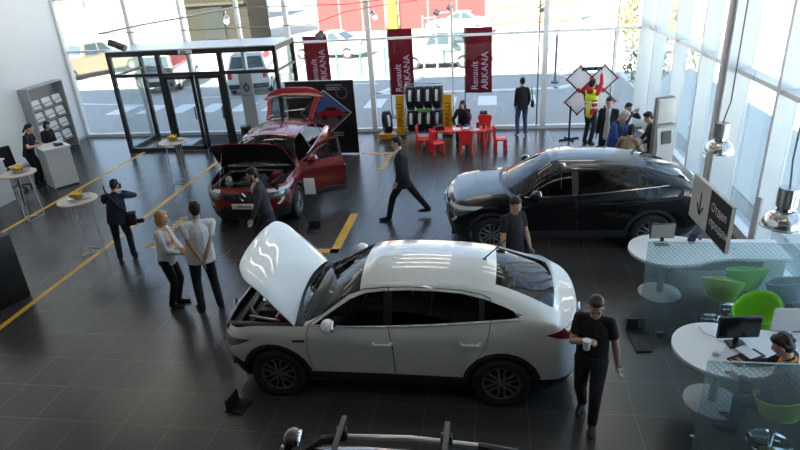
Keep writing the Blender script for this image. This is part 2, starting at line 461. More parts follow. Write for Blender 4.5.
# row 6: belt, hood edge, tail lip
r6 = []
for j in range(NC):
    if j < 4: r6.append((2.05-[0, .02, .075, .21][j], [0, .42, .67, .79][j], zb[j]))
    elif j > 14: r6.append((-2.245+[.24, .105, .03, 0][j-15], [.80, .63, .38, 0][j-15], zb[j]))
    else:
        x = XC[j]; r6.append((x, {4: .80, 5: .825, 6: .835, 7: .84}.get(j, .845-.012*max(0, -x-.9)), zb[j]))
rail = {7: (.96, .765, 1.05), 8: (.29, .635, 1.42), 9: (.0, .615, 1.475), 10: (-.5, .605, 1.485), 11: (-.95, .60, 1.462), 12: (-1.28, .605, 1.415), 13: (-1.60, .635, 1.31), 14: (-1.91, .69, 1.185)}
ctr = {6: (1.19, 1.085), 7: (1.13, 1.085), 8: (.31, 1.525), 9: (.0, 1.56), 10: (-.5, 1.565), 11: (-.95, 1.543), 12: (-1.30, 1.497), 13: (-1.65, 1.375), 14: (-1.99, 1.215)}
top = [[] for _ in range(5)]      # rows 7..11
for j in range(NC):
    x6, y6, z6 = r6[j]
    if j < 7:
        cr = [0, .012, .028, .045, .062, .068, .068][j]; cx = 1.19 if j == 6 else x6
        for k, (f, h) in enumerate(((.93, .35), (.80, .62), (.60, .82), (.33, .96), (0, 1.0))):
            top[k].append((x6+(cx-x6)*(1-f*f), y6*f, z6+cr*h))
    elif j <= 14:
        xr_, yr_, zr_ = rail[j]; cx, cz = ctr[j]
        top[0].append(((x6+xr_)/2, (y6+yr_)/2+.022, (z6+zr_)/2))
        top[1].append((xr_, yr_, zr_))
        for k, f in ((2, .80), (3, .45), (4, 0)):
            top[k].append((xr_+(cx-xr_)*(1-f*f), yr_*f, zr_+(cz-zr_)*(1-f**2.4)))
    else:
        cr = [.03, .025, .015, 0][j-15]; cx = -2.09 if j == 15 else x6
        for k, (f, h) in enumerate(((.93, .4), (.80, .7), (.60, .9), (.33, 1.0), (0, 1.0))):
            top[k].append((x6+(cx-x6)*(1-f*f)*.4, y6*f, z6+cr*h))
NET = np.array(rows+[r6]+top, float)          # (12, 19, 3)

def body_bm():
    mir = np.array([1, -1, 1.])
    Pn = np.concatenate([NET[:, 1:2]*mir, NET, NET[:, -2:-1]*mir], axis=1)
    nc = [5, 5, 6, 6, 6, 6, 3, 8, 6, 6, 6, 5, 6, 6, 5, 6, 5, 5]
    nr = [3, 3, 4, 4, 4, 4, 4, 4, 3, 4, 4]
    A = cr_eval(np.swapaxes(Pn, 0, 1), nc)     # (cols, rows, 3)
    A = np.swapaxes(A, 0, 1)                   # (rows, cols, 3)
    B = np.concatenate([2*A[:1]-A[1:2], A, A[-2:-1]*mir], axis=0)
    S = cr_eval(B, nr)                         # (R, C, 3)
    cseg = [i for i, n in enumerate(nc) for _ in range(n)]; rseg = [i for i, n in enumerate(nr) for _ in range(n)]
    bm = bmesh.new(); lr = bm.faces.layers.int.new('r'); lc = bm.faces.layers.int.new('c')
    Rn, Cn, _ = S.shape
    for side in (1, -1):
        V = [[bm.verts.new((S[i, j, 0], S[i, j, 1]*side, S[i, j, 2])) for j in range(Cn)] for i in range(Rn)]
        for i in range(Rn-1):
            for j in range(Cn-1):
                q = (V[i][j], V[i][j+1], V[i+1][j+1], V[i+1][j])
                f = bm.faces.new(q if side > 0 else q[::-1]); f[lr] = rseg[i]; f[lc] = cseg[j]
    bmesh.ops.remove_doubles(bm, verts=bm.verts, dist=2e-4)
    bmesh.ops.dissolve_degenerate(bm, edges=bm.edges, dist=2e-4)
    bmesh.ops.recalc_face_normals(bm, faces=bm.faces)
    return bm, lr, lc

def cut_poly(bm, poly, ax, ok, closed=True):
    """score the lines of a 2-D polygon (in axes ax) into the faces that pass ok(face)"""
    n = len(poly)
    for i in range(n if closed else n-1):
        a, b = poly[i], poly[(i+1) % n]
        lo = (min(a[0], b[0])-2e-3, min(a[1], b[1])-2e-3); hi = (max(a[0], b[0])+2e-3, max(a[1], b[1])+2e-3)
        fs = []
        for f in bm.faces:
            us = [v.co[ax[0]] for v in f.verts]
            if max(us) < lo[0] or min(us) > hi[0]: continue
            vs = [v.co[ax[1]] for v in f.verts]
            if max(vs) < lo[1] or min(vs) > hi[1]: continue
            if ok(f): fs.append(f)
        if not fs: continue
        co = Vector((0, 0, 0)); co[ax[0]] = a[0]; co[ax[1]] = a[1]
        no = Vector((0, 0, 0)); no[ax[0]] = -(b[1]-a[1]); no[ax[1]] = b[0]-a[0]
        if no.length < 1e-7: continue
        es = {e for f in fs for e in f.edges}; vs = {v for f in fs for v in f.verts}
        bmesh.ops.bisect_plane(bm, geom=list(vs)+list(es)+fs, dist=1e-5, plane_co=co, plane_no=no.normalized())

def inside(poly, x, y):
    c = False; n = len(poly); j = n-1
    for i in range(n):
        xi, yi = poly[i]; xj, yj = poly[j]
        if (yi > y) != (yj > y) and x < (xj-xi)*(y-yi)/(yj-yi)+xi: c = not c
        j = i
    return c

def inset(poly, d):
    """parallel offset towards the inside"""
    area = sum(poly[i][0]*poly[(i+1) % len(poly)][1]-poly[(i+1) % len(poly)][0]*poly[i][1] for i in range(len(poly)))
    s = 1 if area > 0 else -1; n = len(poly); out_ = []
    for i in range(n):
        p0, p1, p2 = Vector(poly[i-1]), Vector(poly[i]), Vector(poly[(i+1) % n])
        d1 = (p1-p0).normalized(); d2 = (p2-p1).normalized()
        n1 = Vector((-d1.y, d1.x))*s; n2 = Vector((-d2.y, d2.x))*s
        b = (n1+n2); b = b/max(.4, b.length_squared/2) if b.length > 1e-6 else n1
        out_.append(tuple(p1+b*d))
    return out_

TYR, AXF, AXR, AZ = .345, 1.36, -1.361, .345
DLO = [(.84, 1.055), (.62, 1.20), (.40, 1.335), (.22, 1.405), (0, 1.433), (-.3, 1.445), (-.6, 1.44), (-.9, 1.418), (-1.15, 1.37), (-1.38, 1.30), (-1.56, 1.235), (-1.60, 1.215), (-1.45, 1.198), (-1.0, 1.155), (-.5, 1.107), (0, 1.072), (.4, 1.053)]
FD = [(.90, .41), (.935, .70), (.925, .98), (.905, 1.05), (.66, 1.215), (.43, 1.37), (.235, 1.442), (0, 1.466), (-.055, 1.47), (-.055, 1.05), (-.10, .85), (-.11, .41)]
RD = [(-.112, .41), (-.102, .85), (-.057, 1.05), (-.057, 1.47), (-.3, 1.477), (-.6, 1.468), (-.88, 1.45), (-1.12, 1.412), (-1.235, 1.375), (-1.25, 1.2), (-1.21, 1.0), (-1.165, .84), (-1.06, .67), (-.95, .52), (-.925, .41)]
def arch(cx, r, n=22): return [(cx+r*math.cos(2*math.pi*k/n), AZ+r*math.sin(2*math.pi*k/n)) for k in range(n)]
TL = [(-1.84, 1.03), (-2.02, .965), (-2.16, .915), (-2.4, .90), (-2.4, 1.07), (-2.1, 1.09)]            # tail lamp, side view
HL_F = [(.50, .80), (.58, .865), (.74, .895), (.90, .905), (.90, .80), (.72, .745), (.60, .775)]     # head lamp, front view
HL_S = [(1.50, .905), (1.95, .90), (2.3, .88), (2.3, .69), (1.95, .70), (1.72, .80)]                 # head lamp, side view
DRL = [(.74, .745), (.82, .775), (.80, .66), (.72, .575), (.66, .575), (.75, .66)]
GR = [(-.52, .83), (.52, .83), (.58, .79), (.46, .72), (.22, .655), (-.22, .655), (-.46, .72), (-.58, .79)]
LI = [(-.50, .53), (.50, .53), (.60, .40), (.52, .35), (-.52, .35), (-.60, .40)]
FOG = [(.66, .50), (.84, .55), (.86, .42), (.74, .37), (.64, .41)]

def make_panels():
    bm, lr, lc = body_bm()
    side = lambda f: abs(f.calc_center_median().y) > .42 and abs(f.normal.y) > .12
    front = lambda f: f.calc_center_median().x > 1.6
    fs_ = lambda f: side(f) and f[lr] >= 4
    low = lambda f: f[lr] <= 6 and side(f)
    for p in (DLO, FD, inset(FD, .007), RD, inset(RD, .007)): cut_poly(bm, p, (0, 2), side)
    for xx in (.0, -.105, -1.10, -1.165): cut_poly(bm, [(xx, 1.03), (xx, 1.46)], (0, 2), side, closed=False)
    for cx in (AXF, AXR):
        cut_poly(bm, arch(cx, .395), (0, 2), low); cut_poly(bm, arch(cx, .455), (0, 2), low)
    cut_poly(bm, [(-2.5, .41), (2.5, .41)], (0, 2), lambda f: True, closed=False); cut_poly(bm, [(1.6, .835), (2.4, .835)], (0, 2), lambda f: f.calc_center_median().x > 1.5, closed=False)
    cut_poly(bm, TL, (0, 2), lambda f: f.calc_center_median().x < -1.5 and f[lr] < 7)
    cut_poly(bm, HL_S, (0, 2), lambda f: f.calc_center_median().x > 1.4 and f[lr] < 7)
    for p in (DRL, FOG):
        cut_poly(bm, p, (1, 2), front); cut_poly(bm, [(-a, b) for a, b in p], (1, 2), front)
    for p in (GR, LI): cut_poly(bm, p, (1, 2), front)
    cut_poly(bm, [(-.45, .7), (-.45, 1.2)], (1, 2), lambda f: f.calc_center_median().x < -1.5, closed=False)
    cut_poly(bm, [(.45, .7), (.45, 1.2)], (1, 2), lambda f: f.calc_center_median().x < -1.5, closed=False)
    cut_poly(bm, [(-2.5, .74), (-1.6, .74)], (0, 2), lambda f: f.calc_center_median().x < -1.5, closed=False)
    bm.normal_update()
    tags = {}
    FDi, RDi = inset(FD, .007), inset(RD, .007)
    for f in bm.faces:
        c = f.calc_center_median(); x, y, z = c; r, k = f[lr], f[lc]; ay = abs(y); s = 'left' if y > 0 else 'right'
        t = 'body'
        sd = ay > .42 and abs(f.normal.y) > .12
        if r >= 6 and k <= 5: t = 'hood'
        elif r >= 6 and k == 6: t = 'cowl'
        elif r >= 8 and k == 7: t = 'windshield'
        elif r >= 8 and k in (12, 13): t = 'rear_window' if r >= 9 else 'tailgate'
        elif r >= 7 and k >= 14: t = 'tailgate'
        elif r >= 8 and k in (8, 9, 10, 11): t = 'roof'
        elif k >= 15 and r in (4, 5, 6) and ay < .45 and z > .74 and x < -1.9: t = 'tailgate'
        if sd and r >= 5 and inside(DLO, x, z):
            t = 'glass_front_'+s if x > 0 else 'pillar_'+s if x > -.105 else 'glass_rear_'+s if x > -1.10 else 'pillar_'+s if x > -1.165 else 'glass_quarter_'+s
            if t == 'pillar_'+s: t = ('fdoor_trim_' if x > -.055 else 'rdoor_trim_' if x > -.5 else 'rdoor_divider_')+s
        elif sd and r <= 8 and inside(FD, x, z): t = 'fdoor_'+s if inside(FDi, x, z) else 'gap'
        elif sd and r <= 8 and inside(RD, x, z): t = 'rdoor_'+s if inside(RDi, x, z) else 'gap'
        if r <= 6 and ay > .42:
            for cx in (AXF, AXR):
                d = math.hypot(x-cx, z-AZ)
                if d < .395: t = 'gap'
                elif d < .455 : t = 'cladding'
        if t in ('body',) and z < .41: t = 'cladding'
        if x < -1.6 and r < 7 and inside(TL, x, z) and ay > .30: t = 'tail_lamp_'+s
        if x > 1.45 and r < 7 and ay > .46 and t not in ('gap', 'cladding', 'hood') and inside(HL_S, x, z): t = 'head_lamp_'+s if z < .835 else 'drl_'+s
        if x > 1.6 and t in ('body', 'cladding') and r < 6:
            if inside(DRL, ay, z): t = 'drl_'+s
            elif inside(FOG, ay, z): t = 'intake'
            elif inside(GR, y, z): t = 'grille'
            elif inside(LI, y, z): t = 'intake'
        tags.setdefault(t, []).append(f)
    PAN = {}
    for t, fl in tags.items():
        if t == 'gap': continue
        vm = {}; vs = []; fs = []
        for f in fl:
            idx = []
            for v in f.verts:
                if v not in vm: vm[v] = len(vs); vs.append(tuple(v.co))
                idx.append(vm[v])
            fs.append(idx)
        ns = [None]*len(vs)
        for v, i in vm.items(): ns[i] = tuple(v.normal)
        PAN[t] = (vs, fs, ns)
    bm.free()
    return PAN
PANELS = make_panels()

def panel(name, tag_, m, parent, pivot=(0, 0, 0), thick=0.0, inner=None, rot=None):
    """one car panel as its own mesh; thick gives it an inner skin of the second material"""
    tl = tag_ if isinstance(tag_, (list, tuple)) else [tag_]
    V, Fc, Nn, MI = [], [], [], []
    for t in tl:
        if t not in PANELS: continue
        vs, fs, ns = PANELS[t]; o = len(V)
        V += vs; Nn += ns; Fc += [[i+o for i in f] for f in fs]
    nV = len(V); MI = [0]*len(Fc)
    if thick:
        V2 = [tuple(Vector(v)-Vector(n)*thick) for v, n in zip(V, Nn)]
        cnt = {}
        for f in Fc:
            for a, b in zip(f, f[1:]+f[:1]): cnt[(a, b)] = 1
        sides = [[b, a, a+nV, b+nV] for (a, b) in cnt if (b, a) not in cnt]
        base = list(Fc)
        Fc = base+[[i+nV for i in f[::-1]] for f in base]+sides
        MI = [0]*len(base)+[1]*len(base)+[0]*len(sides); V = V+V2
    pv = Vector(pivot)
    me = bpy.data.meshes.new(name); me.from_pydata([tuple(Vector(v)-pv) for v in V], [], Fc)
    me.materials.append(m)
    if thick: me.materials.append(inner or m)
    me.polygons.foreach_set('material_index', MI); me.polygons.foreach_set('use_smooth', [True]*len(Fc))
    me.validate(); me.set_sharp_from_angle(angle=R(40))
    return link_mesh(name, me, parent, pivot, rot)

def paint(name, col, metal=0.0, rough=.32, coat=1.0, spec=.5):
    return mat(name, col, rough, metal=metal, coat=coat, spec=spec)
M_carglass = glass_mat('tinted_car_glass', (.16, .18, .19), ior=1.5)
M_windsh = glass_mat('windshield_glass', (.42, .48, .48), ior=1.55)
M_lampglass = mat('lamp_clear', (.30, .31, .33), .15, metal=.7, coat=1)
M_tail = mat('tail_lamp_red', (.13, .004, .010), .12, coat=1)
M_int = mat('car_interior', (.018, .018, .020), .7)
M_bay = mat('engine_bay_black', (.012, .012, .013), .5)
M_clad = mat('grained_cladding', (.022, .022, .023), .55)
M_rimdark = mat('rim_dark', (.02, .02, .022), .4)
M_alloy = mat('alloy', (.27, .27, .28), .35, metal=.85)
M_plate = mat('plate_white', (.75, .75, .75), .5)

def mesh_of(mbfn):
    return mbfn
def wheel_meshes():
    t = MB()
    prof = [(.225, -.09), (.24, -.108), (.30, -.112), (.332, -.10), (.345, -.078), (.345, .078), (.332, .10), (.30, .112), (.24, .108), (.225, .09)]
    t.lathe(prof, axis='y', seg=40, closed=True)
    to = t.build('tyre', M_rubber, angle=50)
    r = MB()
    r.lathe([(.232, .085), (.222, .098), (.208, .09), (.205, .02), (.215, -.08), (.232, -.085)], axis='y', seg=40)
    r.cyl((0, .07, 0), .052, .03, axis='y', seg=20)
    for k in range(6):
        a = k*math.pi/3
        for s in (1, -1):
            pts = []
            for q in range(7):
                u = q/6; rad = .04+.178*u; th = a+s*(.50*math.sin(math.pi*min(1, u*.75)**1.0)*.62)
                pts.append((rad*math.cos(th), .078+.008*u, rad*math.sin(th)))
            r.tube(pts, [.019-.008*q/6 for q in range(7)], seg=6)
    ro = r.build('rim', M_alloy)
    d = MB(); d.cyl((0, .0, 0), .215, .06, axis='y', seg=32); d.lathe([(.06, .035), (.15, .035), (.15, .05), (.06, .05)], axis='y', seg=24, closed=True)
    do = d.build('brake_disc', M_rimdark)
    ms = [o.data for o in (to, ro, do)]
    for o in (to, ro, do): bpy.data.objects.remove(o)
    return ms
WHEEL = wheel_meshes()

def build_car(name, loc, heading, label, M_p, hood=0.0, door=0.0, gate=0.0, engine=False, plate=None, rails=False, zs=1.0, steer=0.0, roofm=None):
    root = empty(name, loc, heading, label, 'car')
    root.scale = (1, 1, zs)
    P = lambda n, t, m, **k: panel(n, t, m, root, **k)
    P('body_shell', ['body', ], M_p)
    P('roof_panel', 'roof', roofm or M_p)
    P('cladding', 'cladding', M_clad)
    P('cowl_panel', 'cowl', M_black)
    hp = (1.06, 0, 1.07)
    P('hood', 'hood', M_p, pivot=hp, thick=.022, inner=M_black, rot=(0, -hood, 0))
    P('windshield', 'windshield', M_windsh)
    gp = (-1.29, 0, 1.49)
    tg = panel('tailgate', 'tailgate', M_p, root, pivot=gp, thick=.03, inner=M_int, rot=(0, gate, 0))
    rw = panel('rear_window', 'rear_window', M_carglass, tg); rw.location = (-gp[0], -gp[1], -gp[2])
    for s, sg in (('left', 1), ('right', -1)):
        dp = (.90, .84*sg, .7)
        for nm, key, pv in (('front_door', 'fdoor_', dp), ('rear_door', 'rdoor_', (-.1, .84*sg, .7))):
            ang = -door if (nm == 'front_door' and s == 'left' and door) else 0.0
            dd = panel(nm, key+s, M_p, root, pivot=pv, thick=.05 if ang else .02, inner=M_int, rot=(0, 0, -ang*0+ang*0))
            dd.rotation_euler = (0, 0, ang)
            def sub(n, t, m):
                q = panel(n, t, m, dd); q.location = tuple(-c for c in pv)
            sub('door_glass', 'glass_'+('front_' if nm == 'front_door' else 'rear_')+s, M_carglass)
            if key+'trim_'+s in PANELS: sub('pillar_trim', key+'trim_'+s, M_black)
            if nm == 'rear_door': sub('window_divider', 'rdoor_divider_'+s, M_black)
            hx, hz = (.02, .865) if nm == 'front_door' else (-1.0, .905)
            b = MB(); b.tube([(hx+.11, .89, hz), (hx+.08, .945, hz+.004), (hx-.08, .95, hz+.008), (hx-.12, .895, hz+.008)], .019, seg=8) if sg > 0 else MB()
            if sg < 0: b = MB(); b.tube([(hx+.11, -.89, hz), (hx+.08, -.945, hz+.004), (hx-.08, -.95, hz+.008), (hx-.12, -.895, hz+.008)], .019, seg=8)
            b.build('door_handle', M_p, dd, loc=tuple(-c for c in pv))
            if nm == 'front_door':
                b = MB(); b.ball((.62, 1.0*sg, 1.15), (.085, .115, .075), seg=16, rot=(0, 0, .15*sg)); b.box((.66, .90*sg, 1.10), (.10, .12, .03), bev=.008)
                mm = b.build('wing_mirror', M_p, dd, loc=tuple(-c for c in pv))
                MB().ball((.553, 1.0*sg, 1.15), (.03, .095, .06), seg=14).build('mirror_glass', M_chrome, mm)
                if door and s == 'left':
                    b = MB(); b.box((.38, .80, .80), (.75, .04, .16), bev=.015); b.box((.35, .80, .5), (.7, .05, .12), bev=.02)
                    b.build('door_card', M_int, dd, loc=tuple(-c for c in pv))
                    MB().box((.40, .86, .35), (.98, .06, .13), bev=.02).build('door_sill', M_clad, dd, loc=tuple(-c for c in pv))
        P('quarter_window', 'glass_quarter_'+s, M_carglass)
        P('head_lamp', 'head_lamp_'+s, M_lampglass)
        P('running_lamp', 'drl_'+s, mat('running_lamp_clear', (.7, .71, .73), .15, coat=1))
        P('tail_lamp', 'tail_lamp_'+s, M_tail)
        b = MB(); b.box((1.03, .905*sg, .865), (.16, .03, .03), rot=(0, .06, 0), bev=.01); b.build('side_blade', M_black, root)
        # chrome strip along the window foot
        pts = [(x, (NETY(x)+.004)*sg, z-.006) for x, z in ((.80, 1.056), (.4, 1.050), (0, 1.068), (-.5, 1.103), (-1.0, 1.151), (-1.4, 1.19), (-1.58, 1.212))]
        b = MB(); b.tube(pts, .008, seg=6); b.build('belt_trim', M_chrome if name != 'x' else M_black, root)
    P('grille', 'grille', M_black); P('lower_intake', 'intake', M_black)
    # grille bars, badge, plates
    b = MB()
    for z, hw in ((.80, .50), (.765, .44), (.73, .36), (.695, .26)): b.tube([(2.178-.045*(y/.5)**2*1.3, y, z) for y in np.linspace(-hw, hw, 9)], .006, seg=5)
    b.build('grille_bars', M_chrome, root)
    b = MB()
    dm = [(0, .085), (.062, 0), (0, -.085), (-.062, 0)]
    for i in range(4):
        a, c = dm[i], dm[(i+1) % 4]; b.bar((2.195, a[0], .775+a[1]), (2.195, c[0], .775+c[1]), .014, seg=6)
    b.build('front_badge', M_chrome, root)
    b = MB()
    for i in range(4):
        a, c = dm[i], dm[(i+1) % 4]; b.bar((-2.31, a[0]*.8, .88+a[1]*.8), (-2.31, c[0]*.8, .88+c[1]*.8), .012, seg=6)
    b.build('rear_badge', M_chrome, root)
    pl = MB().box((2.178, 0, .565), (.02, .52, .115), bev=.004).build('front_plate', M_plate, root)
    if plate: text_obj('plate_lettering', plate, .075, M_black, pl, (2.1895, 0, .565), (R(90), 0, R(90)))
    MB().box((-2.318, 0, .55), (.02, .52, .115), bev=.004).build('rear_plate', M_plate, root)
    # wheels
    for x in (AXF, AXR):
        for sg in (1, -1):
            t = link_mesh('wheel', WHEEL[0], root, (x, .79*sg, AZ), (0, 0, (0 if sg > 0 else math.pi)+(steer if x > 0 else 0)))
            link_mesh('rim', WHEEL[1], t); link_mesh('brake_disc', WHEEL[2], t)
    # wheel wells, floor pan, bulkhead
    b = MB()
    b.box((-.02, 0, .27), (1.9, 1.62, .10)); b.box((1.9, 0, .30), (.35, 1.2, .08)); b.box((-1.98, 0, .32), (.30, 1.2, .10)); b.box((0, 0, .33), (4.0, 1.02, .10))
    for x in (AXF, AXR):
        for sg in (1, -1):
            b.lathe([(.43, .52*sg), (.43, .845*sg)], c=(x, 0, AZ), axis='y', seg=20, a0=R(-10), a1=R(190)); b.lathe([(.0, .52*sg), (.43, .52*sg)], c=(x, 0, AZ), axis='y', seg=20, a0=R(-10), a1=R(190))
    b.build('underbody', M_bay, root, angle=60)
    b = MB(); b.box((.95, 0, .70), (.05, 1.48, .70)); b.box((.70, 0, .93), (.45, 1.42, .16), bev=.05); b.box((.62, .36, 1.03), (.2, .40, .08), bev=.03)
    b.box((-1.5, 0, .74), (.06, 1.3, .55), rot=(0, -.2, 0)); b.box((-1.75, 0, .72), (.75, 1.25, .05))
    b.build('dashboard', M_int, root)
    b = MB(); b.lathe([(.18+.018*math.cos(a), .018*math.sin(a)) for a in np.linspace(0, 2*math.pi, 9)[:-1]], axis='x', seg=24, closed=True); b.bar((0, -.17, 0), (0, .17, 0), .018); b.bar((0, 0, 0), (0, 0, -.17), .018)
    b.build('steering_wheel', M_black, root, loc=(.36, .37, 1.0), rot=(0, R(-22), 0))
    for x, y, wdt in ((-.10, .37, .50), (-.10, -.37, .50), (-1.02, 0, 1.3)):
        b = MB(); b.box((x+.05, y, .56), (.52, wdt, .16), bev=.05); b.box((x-.30, y, .88), (.16, wdt*.95, .62), rot=(0, -.22, 0), bev=.06)
        for hy in ((y,) if wdt < 1 else (-.42, .42)): b.ball((x-.38, hy, 1.25), (.05, .13, .09), seg=12)
        b.build('seat', M_int, root)
    # antenna
    b = MB(); b.box((-1.14, 0, 1.515), (.09, .04, .022), bev=.008); b.bar((-1.14, 0, 1.52), (-1.42, 0, 1.80), .011, .006)
    b.build('antenna', M_black, root)
    b = MB()
    for sg in (1, -1): b.tube([(1.02, .50*sg-.1, 1.085), (1.04, .1*sg, 1.125), (1.0, -.3*sg+.05, 1.13)] if sg > 0 else [(1.02, -.15, 1.10), (1.035, -.45, 1.115), (.98, -.66, 1.10)], .009, seg=5)
    b.build('wiper', M_black, root)
    if engine:
        b = MB(); b.box((1.52, 0, .50), (1.0, 1.25, .06)); b.box((1.03, 0, .82), (.04, 1.4, .42))
        for sg in (1, -1): b.box((1.5, .66*sg, .72), (1.05, .10, .44), bev=.03)
        b.box((1.93, 0, .80), (.08, 1.2, .16), bev=.02); b.box((1.82, 0, .62), (.08, 1.1, .36))
        b.build('engine_bay', M_bay, root)
        b = MB(); b.box((1.52, .02, .78), (.46, .62, .26), bev=.05); b.box((1.50, .02, .925), (.36, .46, .05), bev=.02)
        for k in range(4): b.box((1.42, -.15+.11*k, .955), (.2, .06, .03), bev=.01)
        b.tube([(1.75, -.3, .9), (1.85, -.1, .92), (1.85, .3, .9), (1.7, .45, .86)], .03, seg=8)
        b.build('engine', mat('engine_grey', (.05, .05, .052), .45), root)
        b = MB(); b.box((1.30, .46, .86), (.28, .2, .2), bev=.02); b.box((1.30, .46, .97), (.2, .17, .03), bev=.01)
        b.build('battery', mat('battery_red', (.28, .015, .02), .4), root)
        b = MB(); b.cyl((1.58, -.50, .88), .07, .16, seg=16); b.cyl((1.58, -.50, .975), .05, .03, seg=16)
        b.build('coolant_tank', mat('tank_pale', (.55, .55, .5), .4), root)
        b = MB(); b.tube([(1.78, .50, .93), (1.6, .58, .96), (1.35, .62, .95)], .02); b.tube([(1.2, -.6, .97), (1.18, 0, 1.0), (1.2, .55, .98)], .022)
        b.tube([(1.75, -.52, .9), (1.80, -.2, .94), (1.7, .2, .96)], .018); b.build('hoses', M_steel, root)
        # prop rod
        a = hood; e = Vector((1.06, 0, 1.07))+Matrix.Rotation(-a, 3, 'Y') @ Vector((.55, -.62, -.035))
        b = MB(); b.bar((1.86, -.60, .88), e, .007); b.build('prop_rod', M_steel, root)
    if gate:
        b = MB()
        for sg in (1, -1):
            e = Vector(gp)+Matrix.Rotation(gate, 3, 'Y') @ Vector((-.50, .60*sg, -.27)); b.bar((-1.62, .66*sg, 1.12), e, .012)
        b.build('gas_strut', M_black, root)
    if rails:
        for sg in (1, -1):
            pts = [(.36, .60, 1.41), (.20, .60, 1.53), (0, .60, 1.575), (-.5, .595, 1.60), (-1.0, .59, 1.57), (-1.28, .595, 1.52), (-1.48, .60, 1.38)]
            b = MB(); b.tube([(x, y*sg, z) for x, y, z in pts[1:-1]], .022, seg=8)
            rl = b.build('roof_rail', mat('rail_silver', (.55, .55, .54), .35, metal=.6), root)
            b = MB(); b.tube([(x, y*sg, z) for x, y, z in pts[:3]], [.012, .034, .03], seg=8); b.build('rail_foot', M_black, rl)
            b = MB(); b.tube([(x, y*sg, z) for x, y, z in pts[-3:]], [.03, .034, .012], seg=8); b.build('rail_foot', M_black, rl)
    return root

def NETY(x):
    js = [(NET[6, j, 0], NET[6, j, 1]) for j in range(4, 16)][::-1]
    return float(np.interp(x, [a for a, _ in js], [b for _, b in js]))

PW = paint('white_paint_car', (.70, .72, .71)); PR = paint('red_paint_car', (.22, .006, .010), metal=.35, rough=.25)
PB = paint('black_paint_car', (.004, .004, .005), rough=.3, spec=.08); PG = paint('dark_grey_paint_car', (.02, .022, .025), rough=.2)
build_car('white_car', (-1.25, 6.57, 0), R(180), 'white coupe SUV with its bonnet propped open', PW, hood=R(53), engine=True, plate='ARKANA')
build_car('red_car', (-4.98, 12.72, 0), math.atan2(-1, .015), 'dark red coupe SUV with bonnet, driver door and tailgate open', PR, hood=R(52), door=R(62), gate=R(58), engine=True, plate='ARKANA')
build_car('black_car', (1.30, 10.68, 0), R(183), 'black coupe SUV with closed bonnet parked by the side windows', PB)
rc = build_car('roof_rack_car', (-1.10, 2.80, 0), R(180), 'dark car at the bottom edge with silver roof rails', PG, rails=True, zs=1.035)
for k, x in enumerate((.03, -.77)):
    t = empty('roof_bar', (-1.10-x, 2.80, 1.035*1.60), 0, ['black roof crossbar nearest the windscreen of the dark car', 'black roof crossbar towards the rear of the dark car'][k], 'roof bar', 'crossbars on the roof rails')
    MB().box((0, 0, .075), (.045, 1.42, .026), bev=.008).build('bar', M_black, t)
    for sg in (1, -1): MB().box((0, .585*sg, .03), (.09, .06, .08), bev=.012).build('clamp', M_dark, t)

# ------------------------------------------------------------------ people
M_eye = mat('eye_dark', (.015, .012, .01), .2); M_lip = mat('lip', (.36, .13, .11), .5)
def hair_mat(n, c): return mat('hair_'+n, c, .55, noise=.3, nscale=60)
H_black = hair_mat('black', (.010, .008, .007)); H_brown = hair_mat('brown', (.020, .011, .007)); H_blond = hair_mat('blond', (.42, .20, .07)); H_grey = hair_mat('grey', (.42, .41, .40))
def cloth(n, c): return mat('cloth_'+n, c, .85, noise=.12, nscale=25, bump=.15, bscale=50)

def v3(*a): return Vector(a)
def cap(bm, a, ra, b, rb, seg=12, flat=False, squash=1.0, sq_axis=None):
    """tapered capsule from a to b as a closed mesh"""
    a, b = Vector(a), Vector(b); d = b-a; L = max(d.length, 1e-4); t = d/L
    u = t.orthogonal().normalized(); w_ = t.cross(u)
    prof = []
    if not flat:
        for k in range(5): th = math.pi/2*(k/4.0); prof.append((-ra*math.cos(th), ra*math.sin(th)))
    else: prof += [(0, 1e-3), (0, ra)]
    if not flat:
        for k in range(5): th = math.pi/2*(k/4.0); prof.append((L+rb*math.sin(th), rb*math.cos(th)))
    else: prof += [(L, rb), (L, 1e-3)]
    rings = []
    for (h, r) in prof:
        r = max(r, 1e-3); ring = []
        for k in range(seg):
            off = (u*math.cos(2*math.pi*k/seg)+w_*math.sin(2*math.pi*k/seg))*r
            if sq_axis is not None:
                ax = Vector(sq_axis); off = off-ax*off.dot(ax)*(1-squash)
            ring.append(bm.verts.new(a+t*h+off))
        rings.append(ring)
    for A, B in zip(rings, rings[1:]):
        for k in range(seg): bm.faces.new((A[k], A[(k+1) % seg], B[(k+1) % seg], B[k]))
    bm.faces.new(rings[0][::-1]); bm.faces.new(rings[-1])

def ell(bm, c, r, M=None, seg=18):
    q = bmesh.ops.create_uvsphere(bm, u_segments=seg, v_segments=seg*2//3, radius=1)
    T = Matrix.Translation(Vector(c)) @ (M.to_4x4() if M is not None else Matrix()) @ Matrix.Diagonal((*r, 1))
    bmesh.ops.transform(bm, matrix=T, verts=q['verts'])

